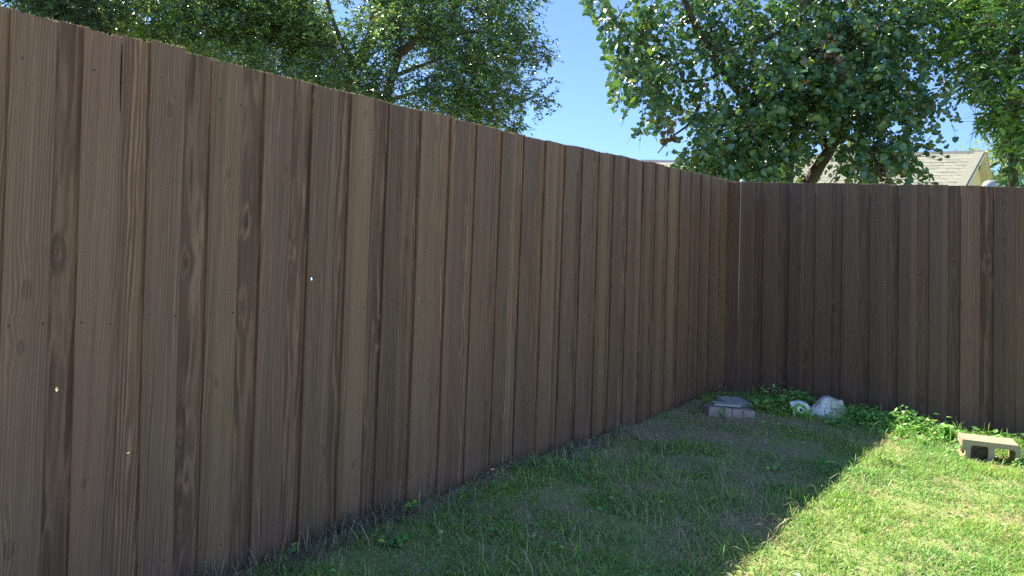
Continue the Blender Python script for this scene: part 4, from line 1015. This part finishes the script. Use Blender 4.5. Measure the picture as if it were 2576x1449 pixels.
# ------------------------------------------------------------------ grass
def grass(name, n, area, dens, len_f, wid, lean_s, tint_f, mat, seed, kindlabel):
    r = np.random.default_rng(seed)
    s1 = r.uniform(area[0], area[1], n); s2 = r.uniform(area[2], area[3], n)
    P = on_ground(s1, s2, -0.004)
    x, y, Z = to_px(P)
    ok = (x > -140) & (x < 2720) & (y < 1640) & (y > 850) & (Z > 0.8)
    ok &= r.random(n) < dens(s1, s2)
    s1, s2, P, Z = s1[ok], s2[ok], P[ok], Z[ok]; n = len(P)
    L_ = len_f(s1, s2, r, n); W = wid * r.uniform(0.65, 1.35, n)
    az = r.uniform(0, 2 * np.pi, n); H = np.stack([np.cos(az), np.sin(az), np.zeros(n)], 1)
    side = np.stack([-np.sin(az + r.normal(0, 0.5, n)), np.cos(az + r.normal(0, 0.5, n)), np.zeros(n)], 1)
    ln = np.abs(r.normal(lean_s[0], lean_s[1], n))
    c = np.clip(ln, 0.05, 1.5)
    dir0 = H * np.sin(c * 0.45)[:, None] + UP * np.cos(c * 0.45)[:, None]
    dir1 = H * np.sin(c)[:, None] + UP * np.cos(c)[:, None]
    dir2 = H * np.sin(c * 1.55)[:, None] + UP * np.cos(c * 1.55)[:, None]
    a = P; b_ = a + dir0 * (L_ * 0.36)[:, None]; c_ = b_ + dir1 * (L_ * 0.36)[:, None]; d_ = c_ + dir2 * (L_ * 0.28)[:, None]
    gz = P[:, 2]
    for q in (b_, c_, d_): q[:, 2] = np.maximum(q[:, 2], gz + 0.003)
    w2 = (W / 2)[:, None]
    V_ = np.stack([a - side * w2 * 0.8, a + side * w2 * 0.8, b_ + side * w2, b_ - side * w2, c_ + side * w2 * 0.75, c_ - side * w2 * 0.75, d_], 1)
    k = (np.arange(n) * 7)[:, None]
    F1 = np.array([0, 1, 2, 3])[None] + k; F2 = np.array([3, 2, 4, 5])[None] + k; F3 = np.array([5, 4, 6])[None] + k
    tint = tint_f(s1, s2, r, n)
    me = mesh_np(name, V_.reshape(-1, 3), [F1, F2, F3], False, np.repeat(tint, 7))
    o = link(name, me, mat); tag(o, kindlabel, "grass", kind="stuff")
    return n

def clump(s1, s2): return 0.6 * vnoise(s1, s2, 5.0, 0) + 0.4 * vnoise(s1, s2, 13.0, 1)
AREA = (-0.05, 6.2, 0.015, 3.6)
def dens_green(s1, s2):
    c = clump(s1, s2)
    return np.clip((1 - 0.8 * gauss(s1, s2, (0.84, 1.92), (0.10, 0.2))) * (1 - 0.97 * gauss(s1, s2, (0.72, 1.96), (0.12, 0.17))) * (1 - bare(s1, s2)) * np.clip(0.10 + 2.2 * (c - 0.33) + 0.35 * (s2 > 1.3), 0.04, 1.0) * np.where(s2 > 1.3, 1.0, 0.9), 0.045, 1)
def edge_tall(s1, s2):
    return np.exp(-((s1 - 0.38) / 0.22) ** 2)
def len_green(s1, s2, r, n):
    c = clump(s1, s2)
    return (0.022 + 0.040 * c + 0.025 * edge_tall(s1, s2) * (s2 > 0.5)) * r.uniform(0.55, 1.35, n)
def tint_green(s1, s2, r, n):
    v = 0.22 + 0.35 * (vnoise(s1, s2, 2.6, 2) - 0.4) + r.normal(0, 0.10, n)
    dry = r.random(n) < 0.10 + 0.25 * np.clip(vnoise(s1, s2, 3.7, 3) - 0.5, 0, 1)
    return np.where(dry, r.uniform(0.62, 0.85, n), np.clip(v, 0, 0.62))
ng = grass("grass", 330000, AREA, dens_green, len_green, 0.0040, (1.15, 0.35), tint_green, MAT_GRASS, 21, "short patchy lawn grass over the yard")
def dens_dry(s1, s2):
    c = vnoise(s1, s2, 3.7, 3)
    return np.clip((1 - 0.5 * bare(s1, s2)) * (0.22 + 1.3 * np.clip(c - 0.35, 0, 1)) * np.where(s2 > 1.4, 0.38, 1.0) * (1 - gauss(s1, s2, (0.74, 1.96), (0.14, 0.2))), 0, 1)
nd = grass("dry_thatch", 150000, AREA, dens_dry, lambda a, b, r, n: r.uniform(0.025, 0.085, n), 0.0026, (1.35, 0.25), lambda a, b, r, n: r.uniform(0.68, 1.0, n), MAT_GRASS, 22, "dry straw and cut grass lying flat in the lawn")
ns_ = grass("tall_grass", 9000, AREA, lambda a, b: np.clip((1 - bare(a, b)) * 0.8 * (vnoise(a, b, 4.1, 2) > 0.45), 0, 1), lambda a, b, r, n: r.uniform(0.05, 0.12, n), 0.0042, (0.6, 0.3),
            lambda a, b, r, n: np.clip(r.normal(0.3, 0.12, n), 0, 0.6), MAT_GRASS, 23, "longer single grass blades standing above the lawn")
nst = grass("dry_stalks", 6500, (1.9, 6.2, 0.018, 0.26), lambda a, b: np.exp(-((b - 0.05) / 0.11) ** 2) * (0.35 + 0.65 * (vnoise(a, b, 6.0, 1) > 0.45)), lambda a, b, r, n: r.uniform(0.03, 0.15, n) * (0.6 + 0.5 * (a > 3.5)), 0.0034, (0.95, 0.5),
            lambda a, b, r, n: r.uniform(0, 1.0, n), MAT_STALK, 24, "dark dry stalks along the foot of the long fence")
nwl = grass("weed_grass", 2600, (0.12, 0.85, 0.5, 3.4), lambda a, b: np.exp(-((a - 0.42) / 0.22) ** 2) * (0.3 + 0.7 * vnoise(a, b, 5.0, 0)), lambda a, b, r, n: r.uniform(0.06, 0.16, n), 0.0046, (0.65, 0.3),
            lambda a, b, r, n: np.clip(r.normal(0.4, 0.12, n), 0, 0.62), MAT_GRASS, 25, "taller weedy grass along the back fence")

# pebbles and crumbs of gravel on the bare dirt
n = 4200; s1 = rng.uniform(0.55, 3.2, n); s2 = rng.uniform(0.02, 1.5, n)
ok = rng.random(n) < np.clip(bare(s1, s2) - 0.35, 0, 1) * (0.35 + 1.2 * np.clip(vnoise(s1, s2, 4.0, 1) - 0.35, 0, 1)); s1, s2 = s1[ok], s2[ok]; n = len(s1)
P = on_ground(s1, s2, 0.001); sz = rng.lognormal(math.log(0.0038), 0.5, n)
oct_ = np.array([[1, 0, 0], [0, 1, 0], [-1, 0, 0], [0, -1, 0], [0, 0, 0.7], [0, 0, -0.7]])
V_ = P[:, None, :] + sz[:, None, None] * oct_[None] * rng.uniform(0.6, 1.3, (n, 6, 1))
f = np.array([[0, 1, 4], [1, 2, 4], [2, 3, 4], [3, 0, 4], [1, 0, 5], [2, 1, 5], [3, 2, 5], [0, 3, 5]])
tag(link("gravel", mesh_np("gravel", V_.reshape(-1, 3), [(f[None] + (np.arange(n) * 6)[:, None, None]).reshape(-1, 3)], True), MAT_PEBBLE), "pale gravel crumbs scattered over the bare dirt", "gravel", kind="stuff")

# ------------------------------------------------------------------ ground cover and single weeds
def cover(name, label, n, area, dens, hf, size, mat, tpl, seed, tint_f):
    r = np.random.default_rng(seed); s1 = r.uniform(area[0], area[1], n); s2 = r.uniform(area[2], area[3], n)
    ok = r.random(n) < dens(s1, s2); s1, s2 = s1[ok], s2[ok]; n = len(s1)
    P = on_ground(s1, s2); P[:, 2] += 0.006 + r.random(n) ** 1.3 * hf(s1, s2)
    az = r.uniform(0, 2 * np.pi, n); D = np.stack([np.cos(az), np.sin(az), r.normal(0.1, 0.35, n)], 1)
    N = np.array([0, 0, 1.0]) + 0.45 * r.normal(size=(n, 3))
    me = leaves_mesh(name, tpl, P, D, N, size * r.uniform(0.5, 1.3, n), tint_f(r, n))
    tag(link(name, me, mat), label, "weeds", kind="stuff")
wf = lambda r, n: np.where(r.random(n) < 0.05, 0.97, np.clip(r.normal(0.4, 0.22, n), 0, 0.9))
cover("weed_cover", "low leafy weeds massed along the foot of the back fence", 7600, (0.08, 0.95, 0.42, 3.3),
      lambda a, b: np.clip(np.exp(-((a - 0.42 - 0.1 * np.sin(b * 5)) / 0.20) ** 2) * (0.15 + 1.25 * np.clip(vnoise(a, b, 3.4, 1) - 0.15, 0, 1)) * (1 - 0.85 * gauss(a, b, (0.62, 2.0), (0.25, 0.25))), 0, 1),
      lambda a, b: 0.045 + 0.17 * vnoise(a, b, 3.0, 2) * np.exp(-((a - 0.38) / 0.22) ** 2) * np.where(b > 1.72, 0.3, 1.0), 0.044, MAT_WEED, T_WEED, 31, wf)
cover("weed_clump", "ankle-high mixed weeds bunched against the back fence between sack and block", 3400, (0.08, 0.75, 0.85, 1.75),
      lambda a, b: np.clip(1.3 * gauss(a, b, (0.30, 1.48), (0.17, 0.22)) + 1.1 * gauss(a, b, (0.42, 1.12), (0.17, 0.2)), 0, 1) * (0.3 + 0.9 * vnoise(a, b, 7.0, 0)),
      lambda a, b: 0.03 + 0.095 * np.clip(gauss(a, b, (0.26, 1.45), (0.16, 0.22)) + 0.75 * gauss(a, b, (0.36, 1.1), (0.16, 0.18)), 0, 1) * (0.5 + vnoise(a, b, 8.0, 3)), 0.034, MAT_WEED, T_WEED, 36, wf)
grass("straw", 5200, (2.0, 6.2, 0.1, 1.6), lambda a, b: np.clip(1.2 * vnoise(a, b, 2.8, 0) - 0.25, 0, 1), lambda a, b, r, n: r.uniform(0.06, 0.17, n), 0.0032, (1.2, 0.3),
      lambda a, b, r, n: r.uniform(0.72, 1.0, n), MAT_GRASS, 26, "long pale dead grass stems lying over the shaded lawn")
cover("lawn_weeds", "small broad-leaved weeds growing flat in the lawn", 7000, (0.8, 5.6, 0.05, 3.2),
      lambda a, b: np.clip((vnoise(a, b, 3.1, 2) - 0.52) * 2.2, 0, 1) * (1 - 0.25 * bare(a, b)), lambda a, b: 0.03 + 0 * a, 0.026, MAT_WEED, T_WEED, 32, wf)
cover("fallen_leaves", "few fallen dry leaves on the dirt", 70, (0.8, 4.5, 0.05, 1.8), lambda a, b: 0.6 + 0 * a, lambda a, b: 0.006 + 0 * a, 0.035, MAT_DUSKLEAF, T_OVAL, 33, lambda r, n: r.random(n))

LEAFM = {}
def leaf_proto(tpl, mat, key):
    if key not in LEAFM:
        L_ = []
        for q, tn in enumerate((0.15, 0.4, 0.62, 0.85)):
            tv = tpl[0].copy(); tv[:, 2] *= 0.5 + 0.5 * q
            me = mesh_np("leaf", tv, [f.copy() for f in tpl[1]], False, np.full(len(tv), tn)); me.materials.append(mat); L_.append(me)
        LEAFM[key] = L_
    return LEAFM[key]
MAT_STEM = simple_mat("green_stem", (0.10, 0.15, 0.05), 0.6, (0.16, 0.18, 0.07), 0, 0.3, scale=30)
MAT_DRYSTEM = simple_mat("dry_stem", (0.16, 0.12, 0.09), 0.7, (0.3, 0.24, 0.17), 0, 0.2, scale=30)
def weed(name, label, px, py, Z, h, nst, nl, lsz, spread, key, tpl, mat, stem_mat, seed, s=None, group="weeds in the yard", rosette=False):
    r = np.random.default_rng(seed)
    if s is None:
        q = at(px, py, Z); v = q - CORNER; s = (-(v @ d1), v @ d2)
    base = on_ground([s[0]], [s[1]], -0.004)[0]
    t = empty(name, tuple(base)); tag(t, label, "weed", group)
    prot = leaf_proto(tpl, mat, key); paths = []
    for k in range(nst):
        az = r.uniform(0, 2 * np.pi); ou = np.array([math.cos(az), math.sin(az), 0]) * spread * r.uniform(0.3, 1)
        hh = h * r.uniform(0.65, 1.05)
        pts = np.array([[0, 0, 0], ou * 0.35 + UP * hh * 0.5, ou + UP * hh]); paths.append((pts, [0.0022, 0.0018, 0.001]))
        m = max(2, nl // nst)
        for j in range(m):
            f = 0.02 + 0.05 * r.random() if rosette else (0.25 + 0.75 * (j + r.random() * 0.5) / m)
            p = (1 - f) ** 2 * pts[0] + 2 * f * (1 - f) * pts[1] + f * f * pts[2]
            a2 = r.uniform(0, 2 * np.pi); d = np.array([math.cos(a2), math.sin(a2), r.uniform(0.25, 0.8) if rosette else r.uniform(-0.35, 0.5)]); d /= np.linalg.norm(d)
            nn = UP + 0.35 * r.normal(size=3); xx = np.cross(d, nn); xx /= np.linalg.norm(xx); nn = np.cross(xx, d)
            o = bpy.data.objects.new("leaf", prot[r.integers(0, 4)]); COL.objects.link(o); o.parent = t
            sc = lsz * r.uniform(0.6, 1.2); mm = Matrix.Identity(4)
            for i in range(3): mm[i][0], mm[i][1], mm[i][2] = xx[i] * sc, d[i] * sc, nn[i] * sc
            mm.translation = Vector(p); o.matrix_local = mm
    Vv, Fv = tube(paths, 5, 0.0)
    link("stem", mesh_np("stem", Vv, Fv, True), stem_mat, t)
G = MAT_WEED
weed("weed", "leafy weed in front of the pink pavers", 1822, 1052, 5.40, 0.09, 3, 16, 0.036, 0.05, "w", T_WEED, G, MAT_STEM, 1)
weed("weed", "narrow-leaved sprout on the left end of the pavers", 1772, 1028, 5.72, 0.11, 2, 9, 0.05, 0.04, "l", T_LANCE, G, MAT_STEM, 2)
weed("dull_weed", "dull purplish weed standing behind the slab in the corner", 1820, 1005, 6.0, 0.17, 3, 9, 0.05, 0.06, "d", T_WEED, MAT_DUSKLEAF, MAT_DRYSTEM, 3)
weed("dull_weed", "dull purplish weed against the back fence left of the sack", 1942, 1010, 6.05, 0.17, 3, 14, 0.05, 0.08, "d", T_WEED, MAT_DUSKLEAF, MAT_DRYSTEM, 4)
weed("weed", "bushy green weed right of the pavers", 1905, 1045, 5.65, 0.14, 5, 26, 0.05, 0.10, "w", T_WEED, G, MAT_STEM, 5)
weed("weed", "bright yellow-green weed between the pavers and the sack", 1928, 1050, 5.60, 0.11, 4, 20, 0.045, 0.06, "w", T_WEED, G, MAT_STEM, 6)
weed("round_leaf_weed", "round-leaved dark weed behind the sack's left shoulder", 2010, 1035, 5.85, 0.16, 5, 22, 0.055, 0.09, "h", T_HEART, G, MAT_STEM, 7)
weed("weed", "weed growing over the top of the sack", 2040, 1030, 5.80, 0.19, 4, 20, 0.032, 0.08, "w", T_WEED, G, MAT_STEM, 8)
weed("weed", "tall weed with drooping leaves against the fence right of the sack", 2172, 1085, 5.45, 0.15, 4, 26, 0.045, 0.08, "w", T_WEED, G, MAT_STEM, 9)
weed("weed", "low spreading weed at the shadow's edge below the sack", 2100, 1095, 5.30, 0.09, 4, 18, 0.045, 0.09, "w", T_WEED, G, MAT_STEM, 10)
weed("weed", "pale upright weed catching the sun against the back fence", 2275, 1092, 5.35, 0.17, 2, 12, 0.05, 0.03, "w", T_WEED, G, MAT_STEM, 11)
weed("round_leaf_weed", "round-leaved sunlit weed left of the concrete block", 2378, 1110, 5.16, 0.10, 4, 20, 0.060, 0.07, "h", T_HEART, G, MAT_STEM, 12)
weed("weed", "sunlit weed mid-way between the pale weed and the block", 2320, 1105, 5.22, 0.10, 4, 18, 0.045, 0.08, "w", T_WEED, G, MAT_STEM, 13)
weed("weed", "spindly weed straddling the shadow edge on the lawn", 2210, 1180, 4.48, 0.13, 3, 14, 0.038, 0.07, "w", T_WEED, G, MAT_STEM, 14)
weed("weed", "small weed in front of the concrete block's right end", 2556, 1172, 4.52, 0.10, 2, 9, 0.032, 0.03, "w", T_WEED, G, MAT_STEM, 15)
weed("weed", "weed sprout in front of the concrete block's left end", 2412, 1160, 4.60, 0.07, 3, 10, 0.036, 0.04, "w", T_WEED, G, MAT_STEM, 16)
weed("weed", "lobed weed in the shade at the foot of the long fence", 1030, 1300, 3.42, 0.07, 3, 12, 0.042, 0.05, "h", T_HEART, G, MAT_STEM, 17)
weed("weed", "leafy weed patch on the lawn in the lower left shade", 1000, 1372, 3.08, 0.05, 6, 30, 0.034, 0.11, "h", T_HEART, G, MAT_STEM, 18)
weed("round_leaf_weed", "pair of round pale leaves near the fence in the shade", 1180, 1258, 3.62, 0.05, 2, 6, 0.045, 0.04, "h", T_HEART, G, MAT_STEM, 19)
weed("broadleaf_weed", "broad grey-green leaf clump in the middle of the shaded dirt", 1940, 1190, 4.30, 0.05, 3, 12, 0.065, 0.03, "w", T_WEED, G, MAT_STEM, 20, rosette=True)
weed("broadleaf_weed", "broad-leaved rosette on the dirt left of the shaded middle", 1785, 1150, 4.55, 0.04, 3, 14, 0.065, 0.03, "l", T_LANCE, G, MAT_STEM, 21, rosette=True)
weed("broadleaf_weed", "upright broad-leaved rosette between the two dirt patches", 2070, 1170, 4.48, 0.06, 3, 12, 0.070, 0.03, "l", T_LANCE, G, MAT_STEM, 22, rosette=True)
weed("weed", "small weed at the foot of the corner left of the pavers", 1745, 1047, 5.55, 0.06, 2, 8, 0.035, 0.04, "w", T_WEED, G, MAT_STEM, 23)
weed("dry_stem_weed", "bare dry stem bending over the corner slab", 1880, 1015, 5.85, 0.15, 3, 4, 0.03, 0.12, "d", T_WEED, MAT_DUSKLEAF, MAT_DRYSTEM, 24)
weed("weed", "dark leafy sprig low against the long fence at the bottom", 740, 1385, 2.98, 0.06, 3, 9, 0.045, 0.05, "w", T_WEED, G, MAT_STEM, 25)
print("counts", ng, nd, ns_, nst, nwl, ns)
